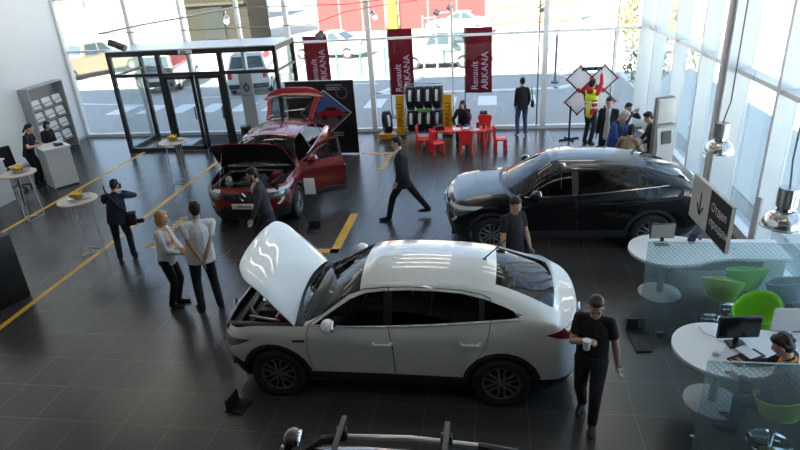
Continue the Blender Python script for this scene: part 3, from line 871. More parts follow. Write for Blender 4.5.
def fuse(name, bm, m, parent, vox, smooth=3, clipz=None, disp=0.0):
    """melt overlapping volumes into one continuous skin"""
    bmesh.ops.recalc_face_normals(bm, faces=bm.faces)
    me = bpy.data.meshes.new(name); bm.to_mesh(me); bm.free()
    o = bpy.data.objects.new(name, me); COL.objects.link(o)
    md = o.modifiers.new('r', 'REMESH'); md.mode = 'VOXEL'; md.voxel_size = vox; md.adaptivity = 0
    if smooth:
        sm = o.modifiers.new('s', 'SMOOTH'); sm.iterations = smooth; sm.factor = .5
    dg = bpy.context.evaluated_depsgraph_get()
    m2 = bpy.data.meshes.new_from_object(o.evaluated_get(dg)); m2.name = name
    bpy.data.objects.remove(o); bpy.data.meshes.remove(me)
    m2.materials.clear(); m2.materials.append(m)
    m2.polygons.foreach_set('use_smooth', [True]*len(m2.polygons))
    return link_mesh(name, m2, parent)

def ik(a, t, l1, l2, pole):
    a, t, pole = Vector(a), Vector(t), Vector(pole)
    d = t-a; D = min(d.length, (l1+l2)*.999); d = d.normalized(); t = a+d*D
    x = (l1*l1-l2*l2+D*D)/(2*D); h = math.sqrt(max(0, l1*l1-x*x))
    p = pole-d*pole.dot(d)
    p = p.normalized() if p.length > 1e-5 else d.orthogonal()
    return a+d*x+p*h, t

def person(name, loc, heading, label, H=1.75, lean=0, side=0, pelvis=(0, 0, .93), feet=((0, .1, 0), (0, -.1, 0)), toes=(0, 0),
           hands=((.06, .235, .80), (.06, -.235, .80)), elbows=((-.6, .6, 0), (-.6, -.6, 0)), knees=((1, .1, 0), (1, -.1, 0)),
           head=(0, 0, 0), top=None, sleeve='long', trousers=None, shoes=None, hair=H_black, style='short', vest=None, vfront=None, tie=None,
           female=False, vox=.009, skin=None, open_jacket=False, curl=.6, twist=0, beard=False, skirt=False, scarf=None, fat=1.0, hooded=False, group=None, hv=False, broad=1.0, vwide=1.0):
    skin = skin or M_skin
    k = H/1.75
    root_s = k
    pel = v3(*pelvis)
    Rt = Matrix.Rotation(R(lean), 3, 'Y') @ Matrix.Rotation(R(side), 3, 'X')
    Rs = Rt @ Matrix.Rotation(R(twist), 3, 'Z')
    T = lambda x, y, z: pel+Rt @ v3(x, y, z)
    S = lambda x, y, z: pel+Rs @ v3(x, y, z)
    sw = (.158 if female else .175)*broad
    waist, chest, neck = T(0, 0, .14), S(.0, 0, .34), S(-.005, 0, .535)
    Rh = Rs @ Matrix.Rotation(R(head[1]), 3, 'Z') @ Matrix.Rotation(R(head[0]), 3, 'Y') @ Matrix.Rotation(R(head[2]), 3, 'X')
    hb = neck+Rs @ v3(.01, 0, .045)
    hc = hb+Rh @ v3(.025, 0, .115)
    Hd = lambda x, y, z: hc+Rh @ v3(x, y, z)
    sh = [S(-.01, sw, .475), S(-.01, -sw, .475)]
    hip = [T(0, .088, -.03), T(0, -.088, -.03)]
    la, lf = .285, .25
    el = []; wr = []
    for i in (0, 1):
        e, w_ = ik(sh[i], v3(*hands[i]), la, lf, elbows[i]); el.append(e); wr.append(w_)
    kn = []; an = []
    for i in (0, 1):
        f = v3(*feet[i])+v3(-.04, 0, .085)
        q, a = ik(hip[i], f, .425, .42, knees[i]); kn.append(q); an.append(a)
    tdir = [Matrix.Rotation(R(toes[i]), 3, 'Z') @ v3(1, 0, 0) for i in (0, 1)]

    # body: one continuous skin
    bm = bmesh.new()
    pr_, cr_ = (.105, .155, .11), (.105*fat, (.145 if female else .16), .19)
    ell(bm, pel, pr_, Rt); cap(bm, pel, .115, waist, .105*fat); cap(bm, waist, .105*fat, chest, .11*fat); ell(bm, chest, cr_, Rs)
    cap(bm, sh[0]-Rs @ v3(0, .05, 0), .062, sh[1]+Rs @ v3(0, .05, 0), .062)
    if female:
        for s in (1, -1): ell(bm, S(.085, .065*s, .31), (.05, .055, .06), Rs)
    cap(bm, neck-Rs @ v3(0, 0, .05), .062, hb+Rh @ v3(.0, 0, .05), .052)
    ell(bm, Hd(-.012, 0, .035), (.096, .076, .094), Rh)           # skull
    ell(bm, Hd(.022, 0, -.03), (.066, .060, .086), Rh)            # face
    cap(bm, Hd(.030, .022, -.085), .030, Hd(.062, 0, -.098), .024); cap(bm, Hd(.030, -.022, -.085), .030, Hd(.062, 0, -.098), .024)   # jaw, chin
    cap(bm, Hd(.084, 0, .008), .009, Hd(.103, 0, -.030), .013)    # nose
    for s in (1, -1):
        ell(bm, Hd(-.008, .078*s, -.008), (.020, .010, .034), Rh)  # ear
        ell(bm, Hd(.070, .030*s, -.025), (.022, .022, .022), Rh)   # cheek
    cap(bm, Hd(.078, .040, .024), .012, Hd(.078, -.040, .024), .012)   # brow
    for i, s in ((0, 1), (1, -1)):
        cap(bm, sh[i], .052, el[i], .041); cap(bm, el[i], .041, el[i]*.6+wr[i]*.4, .040); cap(bm, el[i]*.6+wr[i]*.4, .040, wr[i], .026)
        # hand: palm, four fingers of different length, thumb from the side of the palm
        d = (wr[i]-el[i]).normalized(); fw = v3(1, 0, 0) if abs(d.x) < .85 else v3(0, 0, 1)
        lat = (fw-d*fw.dot(d)).normalized()           # towards the thumb
        nrm = d.cross(lat)*(1 if s > 0 else -1)       # outer side of the hand
        pc = wr[i]+d*.048
        ell(bm, pc, (.045, .040, .017), Matrix((d, lat, nrm)).transposed(), 12)
        for q, (o_, ln) in enumerate(((.030, .070), (.010, .078), (-.011, .072), (-.030, .056))):
            p0 = wr[i]+d*.078+lat*o_; c1 = curl*.5; c2 = curl*1.3
            p1 = p0+(d*math.cos(c1)-nrm*math.sin(c1))*ln*.55; p2 = p1+(d*math.cos(c2)-nrm*math.sin(c2))*ln*.45
            cap(bm, p0-d*.02, .0095, p1, .0088, seg=8); cap(bm, p1, .0088, p2, .0075, seg=8)
        t0 = wr[i]+d*.028+lat*.026; t1 = t0+(d*.72+lat*.62-nrm*.25).normalized()*.040; t2 = t1+(d*.92+lat*.2-nrm*.35).normalized()*.030
        cap(bm, t0, .013, t1, .0105, seg=8); cap(bm, t1, .0105, t2, .0085, seg=8)
        cap(bm, hip[i], .090, kn[i], .056); cap(bm, kn[i], .055, kn[i]*.65+an[i]*.35+v3(-.008, 0, 0), .056); cap(bm, kn[i]*.65+an[i]*.35+v3(-.008, 0, 0), .055, an[i], .036)
        cap(bm, an[i]+v3(0, 0, -.045), .036, an[i]+tdir[i]*.15+v3(0, 0, -.055), .028)
    o = fuse(name, bm, skin, None, vox, 2)
    o.location = loc; o.rotation_euler = (0, 0, heading); o.scale = (k, k, k)
    tag(o, label, 'person', group)

    # face details
    b = MB()
    for s in (1, -1): b.ball(Hd(.083, .030*s, .006), (.007, .014, .007), seg=8)
    b.build('eye', M_eye, o)
    b = MB(); b.cyl((0, 0, 0), .01, .01, seg=6); b.bm.clear(); b.ball(Hd(.086, 0, -.060), (.010, .022, .006), seg=8); b.build('mouth', M_lip, o)

    # hair
    if hair is not None:
        bm = bmesh.new()
        ell(bm, Hd(-.024, 0, .052), (.095, .083, .090), Rh)
        if style in ('short', 'cap'):
            ell(bm, Hd(-.060, 0, .0), (.058, .072, .075), Rh)
            ell(bm, Hd(.026, 0, .098), (.056, .064, .038), Rh)
        if style == 'bob':
            for s in (1, -1): ell(bm, Hd(-.015, .066*s, -.03), (.055, .030, .088), Rh)
            ell(bm, Hd(-.065, 0, -.03), (.050, .078, .095), Rh); ell(bm, Hd(.045, .02, .085), (.045, .055, .035), Rh)
        if style == 'long':
            for s in (1, -1): cap(bm, Hd(-.02, .066*s, 0), .040, Hd(.0, .085*s, -.26), .042)
            cap(bm, Hd(-.06, 0, .0), .075, Hd(-.085, 0, -.26), .07, squash=.6, sq_axis=Rh @ v3(1, 0, 0)); ell(bm, Hd(.03, 0, .09), (.055, .06, .035), Rh)
        if style == 'tail':
            ell(bm, Hd(-.060, 0, .0), (.055, .070, .070), Rh); cap(bm, Hd(-.10, 0, .05), .035, Hd(-.135, 0, -.14), .030)
        if style == 'bun':
            ell(bm, Hd(-.060, 0, .0), (.055, .070, .070), Rh); ell(bm, Hd(-.095, 0, .105), (.05, .05, .045), Rh)
        if style == 'tousled':
            ell(bm, Hd(-.055, 0, .0), (.065, .080, .085), Rh); ell(bm, Hd(.035, .01, .090), (.055, .070, .045), Rh)
            rr = random.Random(3)
            for q in range(34):
                a = rr.uniform(0, 6.28); zz = rr.uniform(-.5, 1); cc = math.sqrt(1-zz*zz)
                if zz < .35 and math.cos(a) > .2: continue
                ell(bm, Hd(-.030+.082*cc*math.cos(a), .074*cc*math.sin(a), .045+.085*zz), (.030, .030, .026), None, 8)
        fuse('cap_hat' if style == 'cap' else 'hair', bm, hair, o, max(vox, .008), 2)
        if beard:
            bm = bmesh.new(); cap(bm, Hd(.030, .040, -.075), .026, Hd(.062, 0, -.106), .024); cap(bm, Hd(.030, -.040, -.075), .026, Hd(.062, 0, -.106), .024)
            cap(bm, Hd(.01, .060, -.02), .014, Hd(.030, .046, -.075), .022); cap(bm, Hd(.01, -.060, -.02), .014, Hd(.030, -.046, -.075), .022)
            fuse('beard', bm, hair, o, vox, 2)

    # top
    g = .017
    hem = -.10 if not open_jacket else -.20
    bm = bmesh.new()
    ell(bm, chest, (cr_[0]+g, cr_[1]+g, cr_[2]+.012), Rs); cap(bm, waist, .115*fat+g, chest, .118*fat+g)
    fx = Rt @ v3(1, 0, 0); hw = .165+g
    cap(bm, T(0, 0, hem), hw*fat**.5, T(0, 0, .05), hw*.97*fat**.5, flat=True, squash=.80, sq_axis=fx, seg=20); cap(bm, T(0, 0, .05), hw*.97*fat**.5, chest, (.165 if not female else .150)+g*.6, flat=True, squash=.74*fat**.5, sq_axis=fx, seg=20)
    cap(bm, sh[0]-Rs @ v3(0, .05, .0), .060+g*.5, sh[1]+Rs @ v3(0, .05, 0), .060+g*.5)
    if female:
        for s in (1, -1): ell(bm, S(.088, .065*s, .31), (.055, .06, .065), Rs)
    cap(bm, neck-Rs @ v3(0, 0, .06), .085, neck, .064)
    for i in (0, 1):
        cap(bm, sh[i], .060+g*.3, sh[i]*.45+el[i]*.55, .055+g*.4)
        if sleeve == 'long':
            cap(bm, sh[i]*.45+el[i]*.55, .058+g*.4, el[i], .052); cap(bm, el[i], .052, el[i]*.12+wr[i]*.88, .041)
    if hooded: ell(bm, neck+Rs @ v3(-.09, 0, .0), (.07, .10, .075), Rs)
    tname = {'jacket': 'jacket'}.get('jacket' if open_jacket else '', 'shirt')
    fuse(tname, bm, top, o, vox, 3)
    if vest is not None:
        bm = bmesh.new(); q = .030
        ell(bm, chest, (cr_[0]+q, cr_[1]+q*.7, cr_[2]-.01), Rs); cap(bm, waist, .115*fat+q, chest, .118*fat+q); cap(bm, T(0, 0, -.08), .135*fat+q*.5, waist, .118*fat+q)
        cap(bm, sh[0]-Rs @ v3(0, .075, 0), .088, sh[1]+Rs @ v3(0, .075, 0), .088)
        vo = fuse('vest', bm, vest, o, vox, 2)
        if hv:
            b = MB(); rr_ = cr_[1]+q
            for z in (.10, .24): b.lathe([((.135+q)*fat, z-.02), ((.140+q)*fat, z), ((.135+q)*fat, z+.02)], seg=24)
            st = b.build('reflective_band', mat('reflective_silver', (.65, .66, .66), .35), vo)
            st.matrix_local = Matrix.Translation(pel) @ Rt.to_4x4() @ Matrix.Diagonal((.93, 1.12, 1, 1))
    if vfront is not None:
        # shirt front showing between the lapels
        bm = bmesh.new()
        cap(bm, S(.105*fat, 0, .20 if not open_jacket else (.10 if vwide == 1 else -.10)), .022 if vwide == 1 else .088, S(.085, 0, .46), .060, squash=.8, sq_axis=Rs @ v3(1, 0, 0))
        cap(bm, S(.075, 0, .46), .060, neck+Rs @ v3(.015, 0, .01), .060)
        fuse('shirt_front', bm, vfront, o, vox, 2)
    if tie is not None:
        bm = bmesh.new(); cap(bm, S(.150*fat, 0, .13), .020, S(.132*fat, 0, .44), .014, squash=.4, sq_axis=Rs @ v3(1, 0, 0)); ell(bm, S(.115, 0, .475), (.02, .02, .018), Rs)
        fuse('tie', bm, tie, o, max(vox*.7, .006), 1)
    if scarf is not None:
        bm = bmesh.new()
        for q in range(12):
            a0, a1 = q*math.pi/6, (q+1)*math.pi/6
            cap(bm, neck+Rs @ v3(.068*math.cos(a0)+.01, .070*math.sin(a0), -.01-.02*math.cos(a0)), .018, neck+Rs @ v3(.068*math.cos(a1)+.01, .070*math.sin(a1), -.01-.02*math.cos(a1)), .018, seg=8)
        cap(bm, neck+Rs @ v3(.085, .01, -.03), .022, S(.15, .02, .27), .034, squash=.5, sq_axis=Rs @ v3(1, 0, 0))
        fuse('scarf', bm, scarf, o, .008, 2)

    # trousers
    bm = bmesh.new()
    ell(bm, pel+Rt @ v3(0, 0, -.01), (.118, .165, .12), Rt); cap(bm, pel, .122, T(0, 0, .10), .112)
    for i in (0, 1):
        cap(bm, hip[i], .103, kn[i], .071); cap(bm, kn[i], .071, kn[i]*.6+an[i]*.4, .066); cap(bm, kn[i]*.6+an[i]*.4, .066, an[i]+v3(0, 0, -.01), .056)
    fuse('trousers', bm, trousers, o, vox, 3)
    for i in (0, 1):
        bm = bmesh.new(); a = an[i]
        cap(bm, a+v3(-.015, 0, -.040), .043, a+tdir[i]*.10+v3(0, 0, -.050), .042); cap(bm, a+tdir[i]*.08+v3(0, 0, -.050), .042, a+tdir[i]*.185+v3(0, 0, -.056), .030)
        cap(bm, a+v3(0, 0, -.04), .045, a, .042)
        fuse('shoe', bm, shoes or M_black, o, max(vox, .008), 2)
    return o

def hand_world(o): return o
C_black = cloth('black', (.010, .010, .012)); C_navy = cloth('navy', (.015, .02, .035)); C_white = cloth('white', (.66, .66, .66)); C_grey = cloth('grey_suit', (.035, .038, .045))
C_jean = cloth('jeans', (.035, .075, .17)); C_blue = cloth('blue', (.02, .07, .30)); C_darkv = cloth('dark_blue_grey', (.022, .028, .036)); C_beige = cloth('beige', (.30, .22, .15))
C_hv = cloth('hi_vis', (.72, .95, .04)); C_redh = cloth('red', (.55, .015, .025)); C_tee = cloth('pale_tee', (.45, .45, .45)); C_orange = cloth('orange', (.75, .25, .02))
S_white = mat('white_trainer', (.65, .65, .65), .6)
M_skin2 = mat('skin_tan', (.50, .29, .20), .5)

# photographer, seen from behind
ph = person('person', (-6.92, 9.34, 0), R(118), 'photographer in dark clothes and cap raising a camera, seen from behind', H=1.58, broad=1.10, side=7, head=(12, -14, 0), top=C_navy, trousers=C_black, hair=H_black, style='cap',
            feet=((0, .14, 0), (0, -.13, 0)), toes=(12, -12), hands=((.24, -.02, 1.38), (.24, -.18, 1.40)), elbows=((0, 1, -.7), (0, -1, -.5)), fat=1.28, vox=.008)
# couple in white shirts
wo = person('person', (-5.06, 7.72, 0), R(8), 'fair-haired woman in white blouse and black trousers with an orange scarf', H=1.66, female=True, lean=3, head=(2, 12, 0), top=C_white, trousers=C_black, hair=H_blond, style='bob', scarf=C_orange,
            feet=((.02, .085, 0), (-.02, -.085, 0)), toes=(6, -10), hands=((.27, .06, 1.02), (.25, -.05, 1.01)), elbows=((-.5, .9, -.5), (-.5, -.9, -.5)), vox=.007)
ma = person('person', (-4.45, 7.66, 0), R(126), 'dark-haired man in white shirt with hands clasped behind his back', H=1.83, side=5, head=(0, 0, 0), top=C_white, sleeve='short', trousers=C_black, hair=H_black, style='short', skin=M_skin2,
            feet=((0, .14, 0), (-.02, -.13, 0)), toes=(14, -14), hands=((-.17, .03, .93), (-.19, -.04, .92)), elbows=((-.5, 1, 0), (-.5, -1, 0)), fat=1.38, broad=1.16, vox=.007)
# man in a grey suit passing the red car
su = person('person', (-4.06, 9.46, 0), R(200), 'bearded man in grey suit walking between the red and white cars', H=1.80, lean=6, head=(8, -4, 0), top=C_grey, trousers=C_black, hair=H_brown, style='short', open_jacket=True, vfront=C_white, beard=True, skin=M_skin2,
            feet=((.42, .09, 0), (-.36, -.09, .03)), pelvis=(0, 0, .90), hands=((.22, .24, .88), (-.06, -.26, .86)), vox=.008)
# man in a black suit striding across the hall
wa = person('person', (-1.80, 11.28, 0), R(188), 'man in black suit and tie striding across the open floor', H=1.80, lean=4, head=(3, -6, 0), top=C_black, trousers=C_black, hair=H_black, style='short', open_jacket=True, vfront=C_white, tie=C_orange,
            feet=((.36, .07, 0), (-.44, -.09, .07)), hands=((.12, .27, .88), (-.08, -.27, .86)), knees=((1, .05, .1), (1, -.05, .1)), pelvis=(0, 0, .885), vox=.009)
# man behind the white car
m2 = person('person', (.30, 8.17, 0), R(-52), 'young man in black tee shirt standing between the white and black cars', H=1.73, broad=.9, head=(16, -10, 0), top=C_black, sleeve='short', trousers=C_jean, hair=H_brown, style='short', skin=M_skin2,
            hands=((.14, .24, .84), (.06, -.23, .82)), vox=.008)
# man in front
mf = person('person', (1.07, 5.54, 0), R(-108), 'young man in black tee shirt looking down at a white paper cup', H=1.69, broad=.93, head=(20, 10, 0), top=C_black, sleeve='short', trousers=cloth('dark_jeans', (.016, .018, .026)), hair=H_brown, style='short', skin=M_skin2,
            feet=((.14, .08, 0), (-.16, -.09, .02)), toes=(8, -6), hands=((.02, .30, .82), (.23, -.04, 1.27)), elbows=((-.5, .6, 0), (-.3, -.7, -1)), curl=.9, vox=.006)
# reception
r1 = person('person', (-11.97, 13.44, 0), R(16), 'dark-haired woman with ponytail in black leaning on the reception counter', H=1.66, female=True, lean=14, head=(10, 6, 0), top=C_black, sleeve='short', trousers=C_black, hair=H_black, style='tail', skin=M_skin,
            feet=((.10, .09, 0), (.06, -.12, 0)), hands=((.34, .10, 1.13), (.34, -.12, 1.13)), elbows=((0, .6, -1), (0, -.6, -1)), vox=.009)
r2 = person('person', (-11.95, 14.22, 0), R(-10), 'second dark-haired person behind the woman at the reception counter', H=1.52, female=True, lean=6, head=(12, 0, 0), top=C_black, trousers=C_black, hair=H_black, style='bob',
            feet=((.05, .09, 0), (0, -.09, 0)), vox=.012)
# red children's table: woman resting her chin on her hand
tw = person('person', (-.84, 16.86, 0), R(-96), 'long-haired woman in black sitting at the red table with hand on cheek', H=1.68, female=True, pelvis=(-.08, 0, .445), lean=12, head=(4, -10, 0), top=C_black, trousers=C_jean, hair=H_brown, style='long',
            feet=((.42, .14, 0), (.40, -.12, 0)), hands=((.20, .06, 1.00), (.36, -.20, .56)), elbows=((.4, .6, -1), (0, -.8, -.4)), vox=.010)
# woman by the front glass
sw_ = person('person', (.82, 17.35, 0), R(98), 'woman in black jacket and jeans by the front glass with shoulder bag', H=1.66, female=True, broad=.92, hands=((.08, .20, .84), (.10, -.20, .90)), head=(0, 6, 0), top=C_black, trousers=C_jean, hair=H_brown, style='bun', shoes=S_white, feet=((0, .13, 0), (.02, -.12, 0)), toes=(10, -10), vox=.010)
# group by the side window
hvp = person('person', (2.58, 16.38, 0), R(48), 'worker in yellow vest over red hoodie reaching up to the panel stand', H=1.74, head=(-4, 0, 0), top=C_redh, trousers=C_navy, hair=H_brown, style='short', vest=C_hv, hv=True, hooded=True,
             feet=((.0, .11, 0), (-.06, -.11, 0)), hands=((.20, .24, .86), (.24, -.10, 1.86)), elbows=((-.5, .6, 0), (.2, -1, 0)), vox=.010)
jk = person('person', (2.66, 14.25, 0), R(-108), 'young man in open black jacket over pale tee shirt by the black car', H=1.76, broad=.92, head=(14, 0, 0), top=C_black, trousers=C_black, hair=H_black, style='short', open_jacket=True, vfront=C_tee, vwide=1.5, vox=.010)
gr = person('person', (2.60, 13.20, 0), R(-35), 'grey-haired man in blue sleeves and dark vest bending over a table', H=1.76, lean=10, head=(26, 6, 0), top=C_blue, trousers=C_navy, hair=H_grey, style='short', vest=C_darkv,
            hands=((.36, .16, 1.02), (.34, -.14, 1.02)), elbows=((-.2, .8, -.8), (-.2, -.8, -.8)), vox=.010)
cm = person('person', (3.08, 14.75, 0), R(-50), 'dark-haired person in black holding up a phone behind the grey-haired man', H=1.52, lean=10, head=(8, 0, 0), top=C_darkv, trousers=C_black, hair=H_black, style='short',
            hands=((.34, .12, 1.48), (.34, -.04, 1.50)), elbows=((0, .8, -.8), (0, -.8, -.8)), vox=.011)
bg_ = person('person', (2.72, 12.30, 0), R(60), 'dark-haired woman in beige top seen from behind over the black car', H=1.60, female=True, lean=8, head=(10, 0, 0), top=C_beige, trousers=C_black, hair=H_black, style='bob',
             hands=((.30, .14, 1.02), (.30, -.14, 1.02)), elbows=((-.3, .9, -.5), (-.3, -.9, -.5)), vox=.010)
kp_ = person('person', (3.46, 13.22, 0), R(176), 'person in black at the far side of the small table half hidden by the terminal', H=1.66, lean=10, head=(18, 0, 0), top=C_black, trousers=C_black, hair=H_black, style='short',
             hands=((.26, .14, 1.06), (.28, -.10, 1.06)), elbows=((-.3, .9, -.5), (-.3, -.9, -.5)), vox=.011)
# seated at the near desk
sd_ = person('person', (2.92, 5.40, 0), R(150), 'dark-haired person in black jacket seated at the near white desk', H=1.68, pelvis=(-.10, 0, .575), lean=8, head=(16, 4, 0), top=C_black, trousers=C_black, hair=H_black, style='tousled', scarf=C_orange,
             feet=((.36, .12, 0), (.34, -.12, 0)), hands=((.36, .16, .80), (.36, -.14, .80)), elbows=((-.4, .8, -.6), (-.4, -.8, -.6)), vox=.007)

def held(name, label, cat, parent_loc, m, fn, rz=0, group=None):
    b = MB(); fn(b); o = b.build(name, m); o.location = parent_loc; o.rotation_euler = (0, 0, rz); return tag(o, label, cat, group)
def in_frame(o, x, y, z): return o.matrix_basis @ Vector((x, y, z))
bpy.context.view_layer.update()
def at(o, x, y, z):
    M_ = Matrix.Translation(o.location) @ o.rotation_euler.to_matrix().to_4x4() @ Matrix.Diagonal((*o.scale, 1))
    return M_ @ Vector((x, y, z))
# things they hold or carry
held('paper_cup', 'white paper cup held by the young man in front', 'cup', at(mf, .325, -.02, 1.29), M_paper, lambda b: b.cyl((0, 0, .0), .032, .10, .042, seg=20).cyl((0, 0, .053), .044, .010, seg=20))
held('wrist_watch', 'pale bracelet on the hanging wrist of the young man in front', 'watch', at(mf, .01, .300, .845), mat('watch_white', (.7, .7, .7), .4), lambda b: b.lathe([(.036, -.012), (.040, 0), (.036, .012)], seg=20))
held('photo_camera', 'black camera raised to the face of the photographer', 'camera', at(ph, .39, -.10, 1.48), M_black, lambda b: b.box((0, 0, 0), (.07, .14, .10), bev=.012).box((0, 0, .06), (.05, .06, .03), bev=.008).cyl((.08, 0, 0), .038, .10, axis='x'), rz=R(116))
cb = empty('camera_bag', at(ph, -.02, -.27, .86), R(116), 'black camera bag hanging at the hip of the photographer', 'bag')
MB().box((0, 0, 0), (.18, .15, .22), bev=.03).build('bag_body', M_cloth_black, cb); MB().box((0, 0, .10), (.185, .16, .06), bev=.02).build('flap', M_cloth_black, cb)
b = MB(); b.cyl((.0, -.12, -.06), .045, .16, axis='y'); b.build('spare_lens', M_black, cb)
b = MB(); b.tube([(-.02, .02, .1), (-.16, .16, .35), (-.12, .30, .62), (.02, .34, .70)], .016, seg=6); b.build('strap', M_black, cb)
sb = empty('shoulder_bag', at(sw_, -.06, -.30, .98), R(92), 'small black shoulder bag of the woman by the front glass', 'bag')
MB().box((0, 0, 0), (.24, .09, .20), bev=.03).build('bag_body', M_black, sb); b = MB(); b.tube([(.10, 0, .09), (.06, .03, .40), (0, .05, .48), (-.06, .03, .40), (-.10, 0, .09)], .010, seg=6); b.build('strap', M_black, sb)
held('phone', 'dark phone held up behind the grey-haired man', 'phone', at(cm, .42, .04, 1.56), M_black, lambda b: b.box((0, 0, 0), (.012, .17, .10), bev=.006), rz=R(-40))
held('phone', 'dark phone in the hand of the man behind the white car', 'phone', at(m2, .13, .28, .76), M_black, lambda b: b.box((0, 0, 0), (.07, .012, .14), bev=.006), rz=R(-78))
held('note_folder', 'orange folder held by the fair-haired woman in white', 'folder', at(wo, .30, .01, 1.03), C_orange, lambda b: b.box((0, 0, 0), (.02, .13, .09), bev=.006), rz=R(8))

# ------------------------------------------------------------------ entrance vestibule
ve = empty('entrance_vestibule', (-8.5, 16.33, 0), 0, 'dark framed glass entrance vestibule with double doors', 'vestibule')
vx = lambda x: x+8.5
def vpost(x, y, z1=2.95, w_=.11): MB().box((vx(x), y, z1/2), (w_, .11, z1)).build('post', M_dark, ve, smooth=False)
for x in (-10.98, -9.47, -7.60, -5.98): vpost(x, 0, 2.93, .11 if x in (-10.98, -5.98) else .13)
for x in (-10.98, -5.98): vpost(x, 1.6)
def vbeam(n, x0, x1, y, z, h=.11): MB().box(((vx(x0)+vx(x1))/2, y, z), (abs(x1-x0), .10, h)).build(n, M_dark, ve, smooth=False)
vbeam('top_beam', -11.03, -5.93, 0, 2.88, .14); vbeam('transom', -10.98, -5.98, 0, 2.27, .09); vbeam('sill_rail', -10.98, -9.47, 0, .05, .10); vbeam('sill_rail', -7.60, -5.98, 0, .05, .10)
for x in (-10.98, -5.98):
    for n, z, h in (('side_beam', 2.88, .14), ('transom', 2.27, .06), ('sill_rail', .05, .10)): MB().box((vx(x), .8, z), (.09, 1.6, h)).build(n, M_dark, ve, smooth=False)
    MB().box((vx(x), .8, 1.45), (.012, 1.5, 2.7)).build('side_glass', M_glass, ve, smooth=False)
for a, b2, z0, z1 in ((-10.92, -9.54, .1, 2.22), (-7.53, -6.04, .1, 2.22), (-10.92, -9.54, 2.32, 2.81), (-9.40, -7.67, 2.32, 2.81), (-7.53, -6.04, 2.32, 2.81)):
    MB().box(((vx(a)+vx(b2))/2, 0, (z0+z1)/2), (b2-a, .012, z1-z0)).build('front_glass', M_glass, ve, smooth=False)
MB().box((0, .8, 2.965), (5.1, 1.72, .03)).build('roof', mat('roof_pale_metal', (.60, .63, .66), .3), ve, smooth=False)
for a, b2, hs in ((-9.40, -8.50, 1), (-8.46, -7.67, -1)):
    d = MB(); xa, xb = vx(a), vx(b2)
    for x in (xa+.045, xb-.045): d.box((x, 0, 1.11), (.09, .06, 2.20))
    d.box(((xa+xb)/2, 0, 2.17), (xb-xa, .06, .09)); d.box(((xa+xb)/2, 0, .08), (xb-xa, .06, .14))
    do = d.build('door', M_dark, ve, smooth=False)
    MB().box(((xa+xb)/2, 0, 1.13), (xb-xa-.16, .012, 2.0)).build('door_glass', M_glass, do, smooth=False)
    hx = xb-.12 if hs > 0 else xb-.10
    b = MB(); b.tube([(hx, -.03, 1.32), (hx+.02, -.10, 1.30), (hx+.03, -.12, 1.15), (hx+.02, -.10, .98), (hx, -.03, .96)], .018, seg=8); b.build('handle', M_black, do)
ex = empty('exit_sign', (-8.57, 16.262, 2.89), 0, 'small white and green exit sign on the vestibule beam', 'sign')
MB().box((0, 0, 0), (.40, .03, .10)).build('sign_box', M_paper, ex, smooth=False); MB().box((-.05, -.017, 0), (.16, .006, .07)).build('green_field', mat('exit_green', (.05, .35, .2), .5), ex, smooth=False)
# banner and bin inside the vestibule
bn = empty('banner_stand', (-7.42, 17.45, 0), R(0), 'tall white banner stand inside the glass vestibule', 'banner')
MB().box((0, 0, 1.03), (.42, .04, 2.0)).build('banner_panel', mat('banner_white', (.72, .73, .74), .6), bn, smooth=False)
MB().box((0, 0, .03), (.5, .25, .06)).build('base', M_steel, bn, smooth=False)
b = MB(); dm = [(0, .13), (.095, 0), (0, -.13), (-.095, 0)]
for i in range(4): a, c = dm[i], dm[(i+1) % 4]; b.bar((a[0], -.024, 1.62+a[1]), (c[0], -.024, 1.62+c[1]), .016, seg=6)
b.build('diamond_logo', M_dark, bn)
text_obj('logo_lettering', 'RENAULT', .075, M_dark, bn, (0, -.022, 1.38), (R(90), 0, 0))
wb = empty('waste_bin', (-7.3, 16.62, 0), 0, 'dark waste bin behind the right vestibule pane', 'bin')
MB().cyl((0, 0, .3), .14, .6, .16).build('bin_body', M_black, wb); MB().cyl((0, 0, .62), .165, .04).build('lid', M_dark, wb)
tag(MB().box((0, 0, .006), (1.5, 1.0, .012)).build('door_mat', M_cloth_black, loc=(-8.5, 17.2, 0), smooth=False), 'black door mat inside the vestibule', 'mat')

# ------------------------------------------------------------------ reception corner
rc_ = empty('reception_counter', (-11.16, 13.01, 0), math.atan2(.51, .37), 'white reception counter at the left wall', 'counter')
MB().box((.315, .36, .50), (.60, .68, 1.00)).build('body', mat('counter_white', (.60, .61, .62), .45), rc_, smooth=False)
MB().box((.315, .36, 1.03), (.66, .74, .05), bev=.006).build('counter_top', mat('counter_top', (.72, .73, .74), .35), rc_)
MB().box((.315, .04, .02), (.58, .05, .04)).build('plinth', M_dark, rc_, smooth=False)
def on_counter(x, y, z=1.055): return rc_.location+Matrix.Rotation(rc_.rotation_euler.z, 3, 'Z') @ Vector((x, y, z))
for k, (x, y, a) in enumerate(((.22, .52, .2), (.45, .58, -.3), (.30, .30, .6))):
    tag(MB().box((0, 0, .004), (.21, .297, .008)).build('paper_sheet', M_paper, loc=on_counter(x, y), rot=(0, 0, a), smooth=False), 'white paper sheet lying on the reception counter', 'paper', 'sheets on the reception counter')
dp = empty('desk_phone', on_counter(.42, .20), .9, 'dark desk phone on the reception counter', 'phone')
MB().box((0, 0, .03), (.20, .20, .05), bev=.01).build('phone_body', M_black, dp); MB().box((-.06, 0, .07), (.05, .20, .035), bev=.012).build('handset', M_dark, dp)
rk = empty('brochure_rack', (-13.63, 16.4, 0), 0, 'tall grey brochure rack standing against the left wall', 'rack')
MB().box((.02, 0, 1.05), (.04, 1.50, 2.05)).build('back_panel', mat('rack_grey', (.25, .25, .25), .5), rk, smooth=False)
